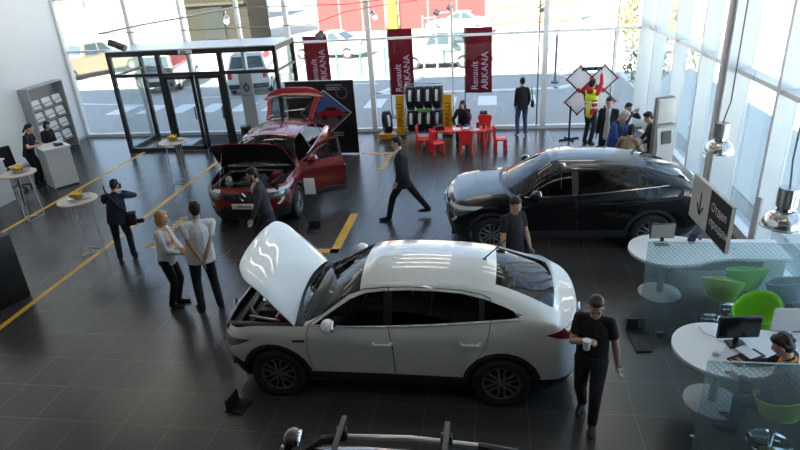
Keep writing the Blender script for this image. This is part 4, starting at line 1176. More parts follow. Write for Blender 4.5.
for y in (-.76, .76): MB().box((.15, y, 1.04), (.30, .04, 2.08)).build('side_panel', mat('rack_metal', (.40, .43, .45), .4), rk, smooth=False)
MB().box((.15, 0, 2.09), (.30, 1.56, .03)).build('top_panel', mat('rack_metal', (.4, .43, .45), .4), rk, smooth=False)
for iz, z in enumerate((1.42, 1.05, .68, .31)):
    MB().box((.13, 0, z), (.22, 1.48, .02)).build('shelf', mat('rack_metal', (.4, .43, .45), .4), rk, smooth=False)
    for iy in range(3):
        y = -.48+.48*iy
        b = MB(); b.tube([(.24, y-.20, z+.01), (.26, y-.20, z+.14), (.27, y, z+.17), (.26, y+.20, z+.14), (.24, y+.20, z+.01)], .008, seg=5); b.build('holder_wire', M_dark, rk)
        t = empty('brochure_stack', (-13.63+.145, 16.4+y, z+.026), 0, 'white brochure bundle in a pocket of the grey rack', 'brochures', 'brochures in the grey rack')
        MB().box((.0, 0, .13), (.10, .36, .26), rot=(0, -.22, 0)).build('brochures', M_paper, t, smooth=False)
        MB().box((.062, 0, .10), (.012, .20, .03), rot=(0, -.22, 0)).build('cover_print', M_pale, t, smooth=False)
oc = empty('office_chair', (-12.22, 13.05, 0), R(-20), 'black office chair on castors behind the reception counter', 'chair')
MB().box((0, 0, .50), (.48, .48, .10), bev=.04).build('seat', M_cloth_black, oc); MB().box((-.26, 0, .86), (.09, .46, .52), rot=(0, -.12, 0), bev=.04).build('backrest', M_cloth_black, oc)
MB().cyl((0, 0, .27), .03, .38).bar((-.2, 0, .46), (-.27, 0, .65), .025).build('column', M_black, oc)
for k in range(5):
    a = k*2*math.pi/5; b = MB(); b.bar((0, 0, .12), (.28*math.cos(a), .28*math.sin(a), .08), .022); lg = b.build('leg', M_black, oc); MB().cyl((.28*math.cos(a), .28*math.sin(a), .035), .034, .04, axis='x', seg=14).build('castor', M_black, lg)
lc = empty('side_counter', (-11.80, 11.80, 0), R(0), 'white counter end at the left edge of the picture', 'counter')
MB().box((-.45, .28, .52), (.90, .60, 1.04)).build('body', mat('counter_white', (.60, .61, .62), .45), lc, smooth=False); MB().box((-.45, .28, 1.055), (.96, .66, .03)).build('counter_top', M_white, lc, smooth=False)
# wall switches
for y, z in ((13.9, 1.55), (14.45, 1.75)): tag(MB().box((0, 0, 0), (.02, .09, .09), bev=.006).build('wall_socket', mat('socket_grey', (.42, .42, .44), .5), loc=(XL+.012, y, z)), 'small grey socket on the white left wall', 'socket', 'sockets on the left wall')
# loudspeaker
sp = empty('loudspeaker', (-8.32, 7.62, 0), R(-18), 'tall black loudspeaker at the left edge by the yellow line', 'loudspeaker')
MB().box((0, .15, .585), (.60, .55, 1.17), bev=.02).build('cabinet', M_black, sp); MB().box((0, -.135, .62), (.50, .02, 1.0), bev=.004).build('front_grille', mat('grille_cloth', (.01, .01, .01), .9), sp)
MB().box((.14, -.148, .80), (.05, .01, .05)).build('maker_badge', M_pale, sp, smooth=False)
b = MB(); b.tube([(-.2, .1, 1.175), (-.05, .15, 1.25), (.06, .0, 1.20), (.0, -.05, 1.18)], .012, seg=6); b.build('cable', mat('cable_blue', (.05, .10, .16), .5), sp)

# ------------------------------------------------------------------ high tables with bananas
M_wire = mat('leg_wire_white', (.62, .63, .64), .35); M_top = mat('table_top_cream', (.62, .55, .50), .45); M_ban = mat('banana_yellow', (.72, .42, .02), .5, noise=.2, nscale=30)
def banana_mesh():
    b = MB(); b.tube([(-.09, 0, .035), (-.05, .012, .012), (0, .018, .004), (.05, .012, .012), (.09, 0, .038)], [.008, .018, .021, .018, .007], seg=8)
    o = b.build('banana', M_ban); return o
TB = [((-7.86, 9.62), 'white high table with bananas beside the photographer', .35), ((-10.42, 11.22), 'white high table with bananas at the left edge before the reception', .9), ((-7.90, 13.50), 'white high table with bananas in front of the entrance doors', 1.7)]
ban0 = banana_mesh(); first = True
for q, ((x, y), lab, ang) in enumerate(TB):
    t = empty('high_table', (x, y, 0), ang, lab, 'table'); short = ('the table beside the photographer', 'the high table at the left edge', 'the high table before the entrance doors')[q]
    MB().cyl((0, 0, 1.085), .36, .03, seg=40).build('tabletop', M_top, t)
    b = MB(); V3 = [(.24*math.cos(a), .24*math.sin(a), .012) for a in (0, 2*math.pi/3, 4*math.pi/3)]
    for i in range(3): b.bar(V3[i], V3[(i+1) % 3], .008)
    b.build('base_frame', M_wire, t)
    for i in range(3):
        a = i*2*math.pi/3; b = MB()
        for da in (-.35, .35): b.bar(V3[i], (.20*math.cos(a+da), .20*math.sin(a+da), 1.07), .007)
        b.build('leg', M_wire, t)
    bw = empty('fruit_bowl', (x, y, 1.10), 0, 'shallow glass fruit bowl on '+short, 'bowl', scale=1.3); 
    MB().lathe([(.02, .004), (.07, .008), (.12, .045), (.125, .05), (.118, .05), (.068, .016), (.02, .012)], seg=24).build('bowl', glass_mat('bowl_glass', (.8, .85, .85)), bw)
    for i, (dx, dy, dz, ra) in enumerate(((0, .03, .030, .0), (0, -.035, .030, .1), (-.05, 0, .072, 1.55), (0, 0, .074, 1.62), (.05, 0, .072, 1.57))):
        o = ban0 if first else ban0.copy()
        if not first: COL.objects.link(o)
        first = False
        o.location = (x+dx*1.3, y+dy*1.3, 1.104+dz*1.3); o.scale = (1.3, 1.3, 1.3); o.rotation_euler = (0, 0, ra)
        tag(o, 'yellow banana in the bowl on '+short, 'banana', 'bananas on '+short)
    for i, (dx, dy, c) in enumerate(((.18, .06, (.45, .46, .48)), (.13, .16, (.22, .25, .30)), (.22, -.05, (.5, .42, .36)))):
        o = MB().box((0, 0, .003), (.14, .20, .006)).build('brochure', mat('brochure_%d' % i, c, .5), loc=(x+dx*math.cos(1)-dy*.3, y+dx*.6+dy, 1.101+.0065*i), rot=(0, 0, .5*i), smooth=False)
        tag(o, ['pale', 'dark', 'pinkish'][i]+' brochure beside the fruit on '+short, 'brochure')

# ------------------------------------------------------------------ poster wall behind the red car
po = empty('poster_wall', (-4.66, 15.78, 0), R(-1), 'large black poster wall with a red car in a diamond behind the red car', 'poster')
M_post = mat('poster_black', (.012, .010, .012), .3)
MB().box((0, 0, 1.04), (1.92, .06, 2.02), bev=.004).build('panel', M_post, po)
MB().box((0, -.01, 2.055), (1.93, .07, .012)).build('edge_trim', M_pale, po, smooth=False)
dc = (.12, 1.18); dr = (.72, .62)
b = MB()
for s in (1, -1):
    b.mat(0).prism([(dc[0]-dr[0]*.98, dc[1]+.02), (dc[0]+dr[0]*.98, dc[1]+.02), (dc[0], dc[1]+dr[1]*.98)] if s > 0 else [(dc[0]-dr[0]*.98, dc[1]-.02), (dc[0], dc[1]-dr[1]*.98), (dc[0]+dr[0]*.98, dc[1]-.02)], -.034, -.031, 'xz')
    if s > 0: b.mat(1)
    b.mi = 0 if s > 0 else 1
b2_ = b
o = b2_.build('sky_picture', [mat('poster_blue', (.05, .12, .26), .4), mat('poster_road', (.10, .07, .08), .4)], po, smooth=False)
for p in o.data.polygons: p.material_index = 0 if p.center.z > dc[1] else 1
b = MB()
cs = [(dc[0]-dr[0], dc[1]), (dc[0], dc[1]+dr[1]), (dc[0]+dr[0], dc[1]), (dc[0], dc[1]-dr[1])]
for i in range(4): a, c = cs[i], cs[(i+1) % 4]; b.bar((a[0], -.036, a[1]), (c[0], -.036, c[1]), .008, seg=5)
b.build('diamond_line', M_paper, po)
b = MB(); b.prism([(dc[0]-.18, dc[1]-.14), (dc[0]+.50, dc[1]-.10), (dc[0]+.52, dc[1]+.02), (dc[0]+.42, dc[1]+.08), (dc[0]+.28, dc[1]+.17), (dc[0]+.06, dc[1]+.17), (dc[0]-.04, dc[1]+.07), (dc[0]-.20, dc[1]+.02)], -.040, -.036, 'xz')
pc_ = b.build('car_picture', mat('poster_red', (.30, .01, .02), .4), po, smooth=False)
b = MB(); b.prism([(dc[0]+.01, dc[1]+.06), (dc[0]+.34, dc[1]+.07), (dc[0]+.26, dc[1]+.15), (dc[0]+.08, dc[1]+.15)], -.043, -.040, 'xz'); b.build('window_picture', M_black, pc_, smooth=False)
for xx in (-.04, .38): MB().cyl((dc[0]+xx, -.042, dc[1]-.12), .07, .004, axis='y', seg=20).build('wheel_picture', M_black, pc_)
b = MB(); b.lathe([(.13, 0), (.17, 0), (.17, .004), (.13, .004)], c=(.62, -.037, 1.72), axis='y', seg=28, closed=True); b.build('ring_picture', mat('poster_grey', (.10, .09, .10), .4), po)
for (x, z, w_) in ((-.62, 1.90, .42), (.42, 1.93, .44), (.38, 1.86, .36), (.40, 1.81, .36), (.42, .62, .3), (.42, .55, .3)): MB().box((x, -.033, z), (w_, .004, .025)).build('print_line', mat('print_pale', (.32, .32, .33), .5), po, smooth=False)
# folded display behind the poster wall: its grey back edge
# ------------------------------------------------------------------ acrylic info stands
M_acryl = glass_mat('acrylic', (.95, .97, .97), refl=.6)
def info_stand(x, y, rz, label, h=1.14, sheet=True):
    t = empty('info_stand', (x, y, 0), rz, label, 'stand')
    MB().box((0, .02, .012), (.26, .24, .024), bev=.006).build('base', M_black, t)
    MB().box((0, .10, .10), (.24, .03, .16)).build('bracket', M_dark, t, smooth=False)
    MB().box((0, .10, h/2+.05), (.26, .008, h-.10)).build('acrylic_panel', M_acryl, t, smooth=False)
    if sheet: MB().box((0, .092, h-.21), (.22, .004, .34)).build('info_sheet', M_paper, t, smooth=False)
    return t
info_stand(-3.58, 10.62, R(3), 'clear acrylic info stand with white sheet beside the red car')
info_stand(-3.08, 5.45, R(80), 'clear acrylic stand on black base near the nose of the white car', h=.95, sheet=False)
fs = empty('floor_stand', (1.97, 7.15, 0), R(4), 'low black folded stand on the floor before the glass partition', 'stand')
MB().box((0, 0, .012), (.20, .55, .024)).build('base', M_black, fs, smooth=False); MB().box((.03, .26, .10), (.24, .03, .17)).build('upright', M_dark, fs, smooth=False)

# ------------------------------------------------------------------ flags outside
M_flag = backlit_mat('flag_red', (.26, .035, .048), .55); M_flagtext = mat('flag_lettering', (.62, .48, .60), .6)
def flag(x0, x1, z0, z1, y, label, text=True, rz=0):
    w_ = x1-x0; t = empty('flag', (x0, y, 0), rz, label, 'flag')
    MB().bar((0, 0, -.05), (0, 0, z1+.04), .018).cyl((0, 0, -.03), .22, .04, seg=20).build('pole', mat('pole_dark', (.10, .10, .11), .5), t)
    n = 12; b = MB()
    P = [[b.bm.verts.new((.02+w_*i/n, .035*math.sin(i*.75)*(i/n), z0+(z1-z0)*j/8-.02*(i/n))) for i in range(n+1)] for j in range(9)]
    for j in range(8):
        for i in range(n): b.bm.faces.new((P[j][i], P[j][i+1], P[j+1][i+1], P[j+1][i]))
    f = b.build('flag_cloth', M_flag, t); md = f.modifiers.new('t', 'SOLIDIFY'); md.thickness = .006
    if text:
        text_obj('lettering', 'Renault', .30, M_flagtext, f, (.02+w_*.36, -.055, z0+.10), (R(90), R(-90), 0), align='LEFT')
        text_obj('lettering', 'ARKANA', .30, M_flagtext, f, (.02+w_*.74, -.055, z0+.10), (R(90), R(-90), 0), align='LEFT')
    return t
flag(-6.28, -5.46, 1.0, 2.74, 20, 'dark red flag with pale lettering behind the poster wall')
flag(-3.42, -2.63, .72, 2.86, 20, 'dark red flag with pale lettering outside above the tyre rack')
flag(-.92, -.06, .72, 2.80, 20, 'dark red flag with pale lettering outside above the red table')
flag(3.72, 4.4, .9, 2.55, 20, 'red flag seen edge-on outside near the glass corner', text=False, rz=R(72))

# ------------------------------------------------------------------ tyres
M_tyre = mat('tyre_new', (.014, .014, .016), .7)
def tyre_mesh():
    b = MB()
    prof = [(.20, -.075), (.22, -.10), (.30, -.112), (.325, -.10)]
    for k in range(5):
        z = -.085+k*.0425; prof += [(.332, z-.012), (.332, z+.012), (.322, z+.016), (.322, z+.026)] if k < 4 else [(.332, z-.012), (.332, z+.012)]
    prof += [(.325, .10), (.30, .112), (.22, .10), (.20, .075)]
    b.lathe(prof, axis='x', seg=36, closed=True)
    o = b.build('tyre', M_tyre, angle=50); d = o.data; bpy.data.objects.remove(o); return d
TY = tyre_mesh()
def tyre(x, y, z, label, group=None, sticker=True, rz=0):
    t = empty('tyre', (x, y, z), rz, label, 'tyre', group)
    link_mesh('tread', TY, t)
    if sticker:
        b = MB(); b.lathe([(.334, -.035), (.334, .045)], axis='x', seg=6, a0=R(128), a1=R(188)); b.build('label_sticker', mat('sticker_white', (.55, .60, .66), .5), t)
    return t
tr = empty('tyre_rack', (-2.02, 17.55, 0), 0, 'silver tube rack with two rows of tyres by the front glass', 'rack')
for x in (-.54, .54):
    for y in (-.2, .2): MB().bar((x, y, 0), (x, y, 1.52), .018).build('upright', M_steel, tr)
for z in (.12, .80, 1.50):
    for y in (-.2, .2): MB().bar((-.54, y, z), (.54, y, z), .014).build('rail', M_steel, tr)
    for x in (-.54, .54): MB().bar((x, -.2, z), (x, .2, z), .014).build('end_rail', M_steel, tr)
for row, z in ((0, .12+.345), (1, .80+.345)):
    for k in range(4): tyre(-2.02-.39+.26*k, 17.55, z, ['black tyre on the lower row of the silver rack', 'black tyre on the upper row of the silver rack'][row], ['tyres on the lower rack row', 'tyres on the upper rack row'][row])
sg_ = empty('rack_sign', (-2.0, 17.325, .80), 0, 'small green sign between the two tyre rows', 'sign')
MB().box((0, 0, .0), (.36, .02, .10)).build('plate', mat('sign_green', (.10, .42, .05), .5), sg_, smooth=False)
M_ybanner = mat('banner_yellow', (.80, .42, .005), .5)
for x, rz, lab in ((-2.73, -90, 'narrow yellow tyre banner left of the tyre rack'), (-1.32, -90, 'narrow yellow tyre banner right of the tyre rack')):
    t = empty('yellow_banner', (x, 17.4, 0), 0, lab, 'banner')
    MB().box((0, 0, .65), (.25, .04, 1.18)).build('panel', M_ybanner, t, smooth=False); MB().box((0, 0, .03), (.27, .2, .06)).build('base', M_dark, t, smooth=False)
    text_obj('lettering', 'PIRELLI', .20, M_black, t, (0, -.024, .66), (R(90), R(-90), 0), sx=1.15)
td = empty('tyre_display', (-3.14, 17.36, 0), 0, 'round low platform with yellow sign under a single tyre', 'stand')
MB().cyl((0, 0, .06), .27, .12, seg=36).build('platform', mat('platform_grey', (.25, .26, .27), .4), td); MB().box((0, -.28, .10), (.50, .04, .15)).build('sign', M_ybanner, td, smooth=False)
text_obj('lettering', 'PIRELLI', .13, mat('letter_red', (.5, .02, .02), .5), td, (0, -.305, .10), (R(90), 0, 0))
tyre(-3.14, 17.36, .12+.345, 'single black tyre standing on the round platform left of the rack', rz=R(20))
tyre(-.28, 17.62, .345, 'single black tyre standing on the floor behind the red table', rz=R(0))

# ------------------------------------------------------------------ red children's furniture
def kid_leg(x, y, h, r0=.028, r1=.038): return MB().bar((x*1.06, y*1.06, 0), (x, y, h), r1, r0, seg=14)
kt = empty('kids_table', (-.93, 16.33, 0), R(-2), 'long red plastic children table by the front glass', 'table')
MB().box((0, 0, .485), (1.50, .58, .035), bev=.016).build('tabletop', M_red, kt)
for sx in (1, -1):
    for sy in (1, -1): kid_leg(.66*sx, .21*sy, .47, .034, .046).build('leg', M_red, kt)
def kid_chair(x, y, rz, label):
    t = empty('kids_chair', (x, y, 0), rz, label, 'chair')
    MB().box((0, 0, .295), (.33, .36, .04), bev=.018).build('seat', M_red, t)
    MB().prism([(-.17, .30), (.17, .30), (.165, .48), (.20, .56), (.19, .66), (.12, .68), (-.12, .68), (-.19, .66), (-.20, .56), (-.165, .48)], -.185, -.15, 'yz').build('backrest', M_red, t)
    for sx in (1, -1):
        for sy in (1, -1): kid_leg(.13*sx, .145*sy, .28).build('leg', M_red, t)
kid_chair(-1.93, 16.10, R(0), 'red plastic child chair at the left end of the red table')
kid_chair(-1.50, 15.72, R(22), 'red plastic child chair at the front left corner of the red table')
kid_chair(-.72, 15.62, R(92), 'red plastic child chair with its back to the hall before the red table')
kid_chair(.20, 15.98, R(8), 'red plastic child chair standing turned away right of the red table')
kid_chair(-.25, 16.98, R(-96), 'red plastic child chair behind the red table facing the hall')
kid_chair(-.83, 17.02, R(-96), 'red plastic child chair under the seated long-haired woman')
for k, (x, y, a) in enumerate(((-1.0, 16.30, .2), (-.72, 16.42, -.3), (-.50, 16.25, .5))): tag(MB().box((0, 0, .002), (.21, .297, .004)).build('drawing_sheet', M_paper, loc=(x, y, .503), rot=(0, 0, a), smooth=False), 'white drawing sheet on the red table', 'paper', 'drawing sheets on the red table')
tbx = empty('toy_box', (-1.48, 16.28, .503), .3, 'open box of dark crayons on the red table', 'box')
MB().box((0, 0, .05), (.24, .18, .10)).build('box', M_black, tbx, smooth=False)
for k in range(6): MB().bar((-.09+.035*k, -.05+.02*(k % 3), .06), (-.09+.035*k+.02, -.04+.03*(k % 2), .16), .008).build('crayon', mat('crayon_%d' % (k % 3), ((.5, .3, .1), (.1, .2, .3), (.35, .35, .3))[k % 3], .5), tbx)
for k, x in enumerate((-.42, -.25)): tag(MB().cyl((0, 0, .075), .04, .15, seg=16).build('pencil_cup', mat('cup_maroon', (.16, .02, .03), .5), loc=(x, 16.40-.1*k, .503)), ['dark red pencil cup on the red table', 'dark red pencil cup at the right end of the red table'][k], 'cup')
ft = empty('toy_figure', (-.60, 16.18, .503), 0, 'pale folded paper toy on the red table', 'toy'); MB().cyl((0, 0, .07), .09, .14, .02, seg=6).build('paper_hat', M_pale, ft)

# ------------------------------------------------------------------ panel stand with white diamonds
xs = empty('panel_stand', (2.11, 16.8, 0), 0, 'tall stand holding white diamond panels in a cross by the front glass', 'stand')
def diamond(cx, cz, m, n, h=.345):
    pts = [(cx-h, cz), (cx, cz+h), (cx+h, cz), (cx, cz-h)]
    fr = MB()
    for i in range(4): a, c = pts[i], pts[(i+1) % 4]; fr.bar((a[0], 0, a[1]), (c[0], 0, c[1]), .022, seg=6)
    f = fr.build('panel_frame', M_dark, xs)
    MB().prism([(cx+(a-cx)*.95, cz+(c-cz)*.95) for a, c in pts], -.012, .012, 'xz').build(n, m, f, smooth=False)
    for a, c in pts: MB().cyl((a, -.012, c), .035, .03, axis='y', seg=12).build('corner_cap', M_red, f)
O = 2.11
for cx, cz in ((2.31, 1.68), (2.93, 1.68), (2.29, 1.06), (2.93, 1.06)): diamond(cx-O, cz, backlit_mat('panel_white', (.85, .85, .85), .55), 'white_panel')
diamond(2.61-O, 1.37, mat('panel_red', (.40, .03, .03), .5), 'red_panel', .27)
b = MB(); b.bar((0, 0, .02), (0, 0, .95), .028); b.build('pole', M_dark, xs)
b = MB(); b.bar((-.28, -.12, .02), (.28, .12, .02), .022); b.bar((-.1, .2, .02), (.1, -.2, .02), .022); b.build('foot', M_dark, xs)
b = MB(); b.bar((.9, 0, .02), (.9, 0, .95), .028); b.build('pole', M_dark, xs)
MB().box((.50, 0, 1.94), (.52, .06, .09)).build('lamp_bar', M_black, xs, smooth=False)
for k in range(3): MB().box((.34+.16*k, -.034, 1.94), (.07, .01, .04)).build('lamp_lens', mat('lens_blue', (.06, .22, .40), .2), xs, smooth=False)

# ------------------------------------------------------------------ terminal and small table by the side wall
kk = empty('info_terminal', (3.42, 12.55, 0), R(-66), 'tall grey self-service terminal by the side windows', 'terminal')
M_term = mat('terminal_grey', (.55, .54, .53), .45)
MB().box((-.03, 0, 1.05), (.10, .40, 2.10), bev=.015).build('slab', mat('terminal_edge', (.20, .20, .20), .45), kk)
MB().box((.05, 0, 1.83), (.07, .42, .50), bev=.012).build('head_panel', M_term, kk)
MB().prism([(.02, 0), (.16, 0), (.16, 1.15), (.10, 1.50), (.17, 1.56), (.02, 1.56)], -.20, .20, 'xz').build('front_body', M_term, kk, smooth=False)
MB().box((.145, .0, 1.30), (.02, .22, .26), rot=(0, -.17, 0)).build('screen', M_black, kk, smooth=False)
wt = empty('standing_table', (3.62, 13.95, 0), R(10), 'small white standing table among the group by the side window', 'table')
MB().box((0, 0, .98), (.55, .50, .04), bev=.008).build('tabletop', M_white, wt); MB().cyl((0, 0, .49), .04, .96).build('column', M_steel, wt); MB().cyl((0, 0, .012), .22, .024).build('foot', M_steel, wt)
pt = empty('printer', (3.62, 13.98, 1.0), R(10), 'white printer standing on the small white table', 'printer')
MB().box((0, 0, .12), (.40, .36, .24), bev=.02).build('body', M_white, pt); MB().box((0, -.19, .08), (.28, .02, .03)).build('tray', M_black, pt, smooth=False)

# ------------------------------------------------------------------ sales desks, partitions, chairs
def desk(y, label):
    t = empty('sales_desk', (2.55, y, 0), 0, label, 'desk')
    out_ = []
    for k in range(25):
        a = R(78)+R(208)*k/24; out_.append((.52*math.cos(a), .52*math.sin(a)))
    out_ += [(.34, -.46), (.58, -.33), (.85, -.28), (1.65, -.28), (1.65, .36), (.75, .36), (.42, .42)]
    MB().prism(out_, .715, .75).build('desktop', mat('desk_white', (.74, .75, .76), .35), t, smooth=False)
    MB().prism([(a*.995, c*.995) for a, c in out_], .700, .715).build('edge_band', mat('desk_edge', (.42, .38, .33), .5), t, smooth=False)
    MB().cyl((0, 0, .35), .05, .70).build('column', M_steel, t); MB().lathe([(0, .035), (.29, .02), (.31, .008), (.31, 0), (0, 0)], seg=40).build('foot_disc', mat('foot_pale', (.50, .52, .53), .3), t)
    MB().box((1.45, .05, .35), (.30, .52, .70)).build('drawer_block', M_pale, t, smooth=False)
    MB().box((.95, .34, .42), (1.3, .03, .40)).build('modesty_panel', mat('modesty', (.30, .33, .35), .5), t, smooth=False)
    return t
desk(5.97, 'white rounded sales desk nearest the camera with monitor'); desk(8.45, 'white rounded sales desk behind the first frosted partition')
M_frost = frosted_mat('dotted_frosted_glass')
for y, x0, lab in ((4.80, 1.95, 'nearest dotted frosted glass partition before the seated person'), (7.28, 1.98, 'farther dotted frosted glass partition between the two white desks')):
    t = empty('glass_partition', (x0, y, 0), 0, lab, 'partition')
    MB().box(((4.1-x0)/2, 0, .715), (4.1-x0, .012, 1.43)).build('pane', M_frost, t, smooth=False)
    MB().box(((4.1-x0)/2, 0, 1.432), (4.1-x0, .014, .006)).build('polished_edge', mat('glass_edge', (.45, .58, .58), .2), t, smooth=False)
    for x in (.3, 1.7): MB().box((x, 0, .03), (.10, .05, .06)).build('clamp', M_steel, t, smooth=False)
dv = empty('desk_screen', (3.62, 6.36, .752), 0, 'low pale grey privacy screen on the near desk', 'screen')
MB().box((0, 0, .15), (.85, .03, .30), bev=.012).build('panel', M_pale, dv)
def monitor(x, y, z, rz, label, w_=.46, h=.27, back=False):
    t = empty('monitor', (x, y, z), rz, label, 'monitor')
    MB().box((0, 0, .10+h/2), (w_, .035, h), bev=.006).build('housing', M_black, t)
    MB().box((0, -.019, .10+h/2), (w_-.03, .004, h-.03)).build('screen', mat('screen_off', (.008, .008, .010), .15), t, smooth=False)
    if back: MB().box((0, .021, .10+h/2), (w_-.02, .01, h-.02)).build('back_cover', mat('taupe_cover', (.28, .25, .23), .5), t, smooth=False)
    MB().box((0, .02, .06), (.05, .03, .13)).build('neck', M_black, t, smooth=False); MB().box((0, .0, .008), (.20, .16, .016), bev=.005).build('foot', M_black, t)
    return t
monitor(2.72, 6.05, .752, R(6), 'black monitor on the near desk turned to the seated person')
monitor(2.53, 8.62, .752, R(184), 'grey-backed monitor on the farther desk', w_=.36, h=.24, back=True)
kb = empty('keyboard', (2.74, 5.80, .752), R(30), 'dark keyboard on the near desk below the monitor', 'keyboard')
MB().box((0, 0, .01), (.40, .15, .02), bev=.005).build('case', M_black, kb); MB().box((0, 0, .021), (.37, .12, .006)).build('keys', M_dark, kb, smooth=False)
tag(MB().box((0, 0, .002), (.15, .21, .004)).build('note_sheet', M_paper, loc=(2.78, 5.88, .776), rot=(0, 0, .5), smooth=False), 'small white note lying on the keyboard', 'paper')
ms = empty('computer_mouse', (2.45, 5.84, .754), R(20), 'white computer mouse on the near desk', 'mouse')
MB().ball((0, 0, .022), (.055, .034, .022), seg=14).build('shell', mat('mouse_pale', (.55, .55, .56), .35), ms)
b = MB(); b.tube([(.05, 0, .008), (.12, .02, .005), (.17, .08, .005), (.24, .08, .005)], .003, seg=5); b.build('cable', M_pale, ms)
b = MB(); b.tube([(2.42, 6.38, .756), (2.44, 6.26, .756), (2.52, 6.20, .756), (2.56, 6.12, .756), (2.66, 6.05, .756)], .004, seg=5); tag(b.build('desk_cable', M_pale), 'thin grey cable across the near desk', 'cable')
# farther desk clutter
tag(MB().box((0, 0, .003), (.30, .22, .006)).build('brochure', mat('brochure_sky', (.55, .66, .80), .5), loc=(3.45, 8.62, .752), rot=(0, 0, -.3), smooth=False), 'pale blue brochure lying on the farther desk', 'brochure')
fl = empty('flower_pot', (2.98, 8.68, .752), 0, 'small dark purple plant in a pot on the farther desk', 'plant')
MB().cyl((0, 0, .035), .05, .07, .06, seg=16).build('pot', M_dark, fl)
b = MB(); rr = random.Random(2)
for k in range(22):
    a = rr.uniform(0, 6.28); d = rr.uniform(.02, .12); b.ball((d*math.cos(a), d*math.sin(a), .08+rr.uniform(0, .05)), (.03, .02, .012), seg=6, rot=(rr.uniform(-1, 1), rr.uniform(-1, 1), a))
b.build('foliage', mat('plant_purple', (.05, .03, .09), .6), fl)
tag(MB().box((0, 0, .002), (.04, .03, .004)).build('paper_scrap', M_paper, loc=(2.17, 5.38, .002), smooth=False), 'tiny white scrap on the floor beside the near desk', 'scrap')

def bucket_chair(x, y, rz, m, label, z=0):
    t = empty('bucket_chair', (x, y, 0), rz, label, 'chair')
    b = MB(); n, L = 28, 9; rows_ = []
    # tub: open rim that is high behind and low in front; an inner and an outer wall
    for wall in (0, 1):
        for j in range(L+1):
            u = j/L; ring = []
            for k in range(n):
                a = 2*math.pi*k/n; back = .5-.5*math.cos(a)      # 0 in front, 1 behind
                top = .60+.24*back**1.3
                zz = .40+(top-.40)*u**1.5; rad = (.10+.150*u**.5) if u > 0 else .001
                rad -= .018*wall
                ring.append(b.bm.verts.new((rad*math.cos(a)*1.0-.06*u*back, rad*math.sin(a)*1.05, zz+(.02*wall if j < L else 0))))
            rows_.append(ring)
    idx = list(range(L+1)); 
    for base in (0, L+1):
        for j in range(L):
            A, B = rows_[base+j], rows_[base+j+1]
            for k in range(n): b.bm.faces.new((A[k], A[(k+1) % n], B[(k+1) % n], B[k]))
    A, B = rows_[L], rows_[2*L+1]
    for k in range(n): b.bm.faces.new((A[k], A[(k+1) % n], B[(k+1) % n], B[k]))
    b.build('shell', m, t, angle=80)
    b = MB(); b.lathe([(.16, .43), (.20, .45), (.15, .475), (0, .48)], seg=24); b.build('cushion', m, t)
    MB().cyl((0, 0, .22), .028, .40).build('column', M_chrome, t)
    MB().lathe([(0, .03), (.20, .02), (.22, .006), (.22, 0), (0, 0)], seg=32).build('foot', M_chrome, t)
    return t
M_green = mat('green_plastic', (.16, .52, .015), .4, noise=.05); M_gch = mat('grey_blue_plastic', (.20, .25, .30), .45); M_ygreen = mat('yellow_green_plastic', (.34, .50, .02), .45)
bucket_chair(3.24, 6.90, R(215), M_green, 'bright green bucket chair in front of the farther partition')
bucket_chair(3.12, 7.66, R(75), M_ygreen, 'yellow-green bucket chair close behind the farther partition, left one')
bucket_chair(3.52, 7.98, R(100), M_green, 'green bucket chair behind the farther partition beside the yellow-green one')
bucket_chair(3.93, 7.66, R(120), M_gch, 'grey-blue bucket chair behind the farther partition near the side wall')
bucket_chair(2.93, 5.34, R(150), M_ygreen, 'yellow-green bucket chair under the seated person')

# ------------------------------------------------------------------ hanging sign, pendants, cable spots
sn = empty('hanging_sign', (2.25, 6.135, 2.60), R(-90)+math.atan2(.06, .97), 'hanging double panel sign with arrow and sales department lettering', 'sign')
MB().box((0, 0, -.25), (.99, .035, .50)).build('board', mat('sign_cream', (.56, .52, .46), .5), sn, smooth=False)
MB().box((-.245, -.019, -.25), (.485, .004, .485)).build('arrow_panel', mat('sign_grey_white', (.50, .50, .48), .5), sn, smooth=False)
dkp = MB().box((.245, -.019, -.25), (.485, .004, .485)).build('text_panel', mat('sign_black', (.018, .018, .022), .45), sn, smooth=False)
text_obj('sign_lettering', 'Отдел', .125, mat('sign_letters', (.62, .62, .60), .5), dkp, (.055, -.0225, -.17), (R(90), 0, 0), align='LEFT')
text_obj('sign_lettering', 'продаж', .125, mat('sign_letters', (.62, .62, .60), .5), dkp, (.055, -.0225, -.33), (R(90), 0, 0), align='LEFT')
b = MB(); b.box((-.22, -.023, -.25), (.018, .006, .25)); b.box((-.265, -.023, -.325), (.018, .006, .13), rot=(0, R(-35), 0)); b.box((-.175, -.023, -.325), (.018, .006, .13), rot=(0, R(35), 0))
b.build('arrow', M_black, sn, smooth=False)
for x in (-.42, .42): MB().bar((x, 0, 0), (x, 0, ZC-2.6), .003).build('hanging_wire', M_steel, sn)

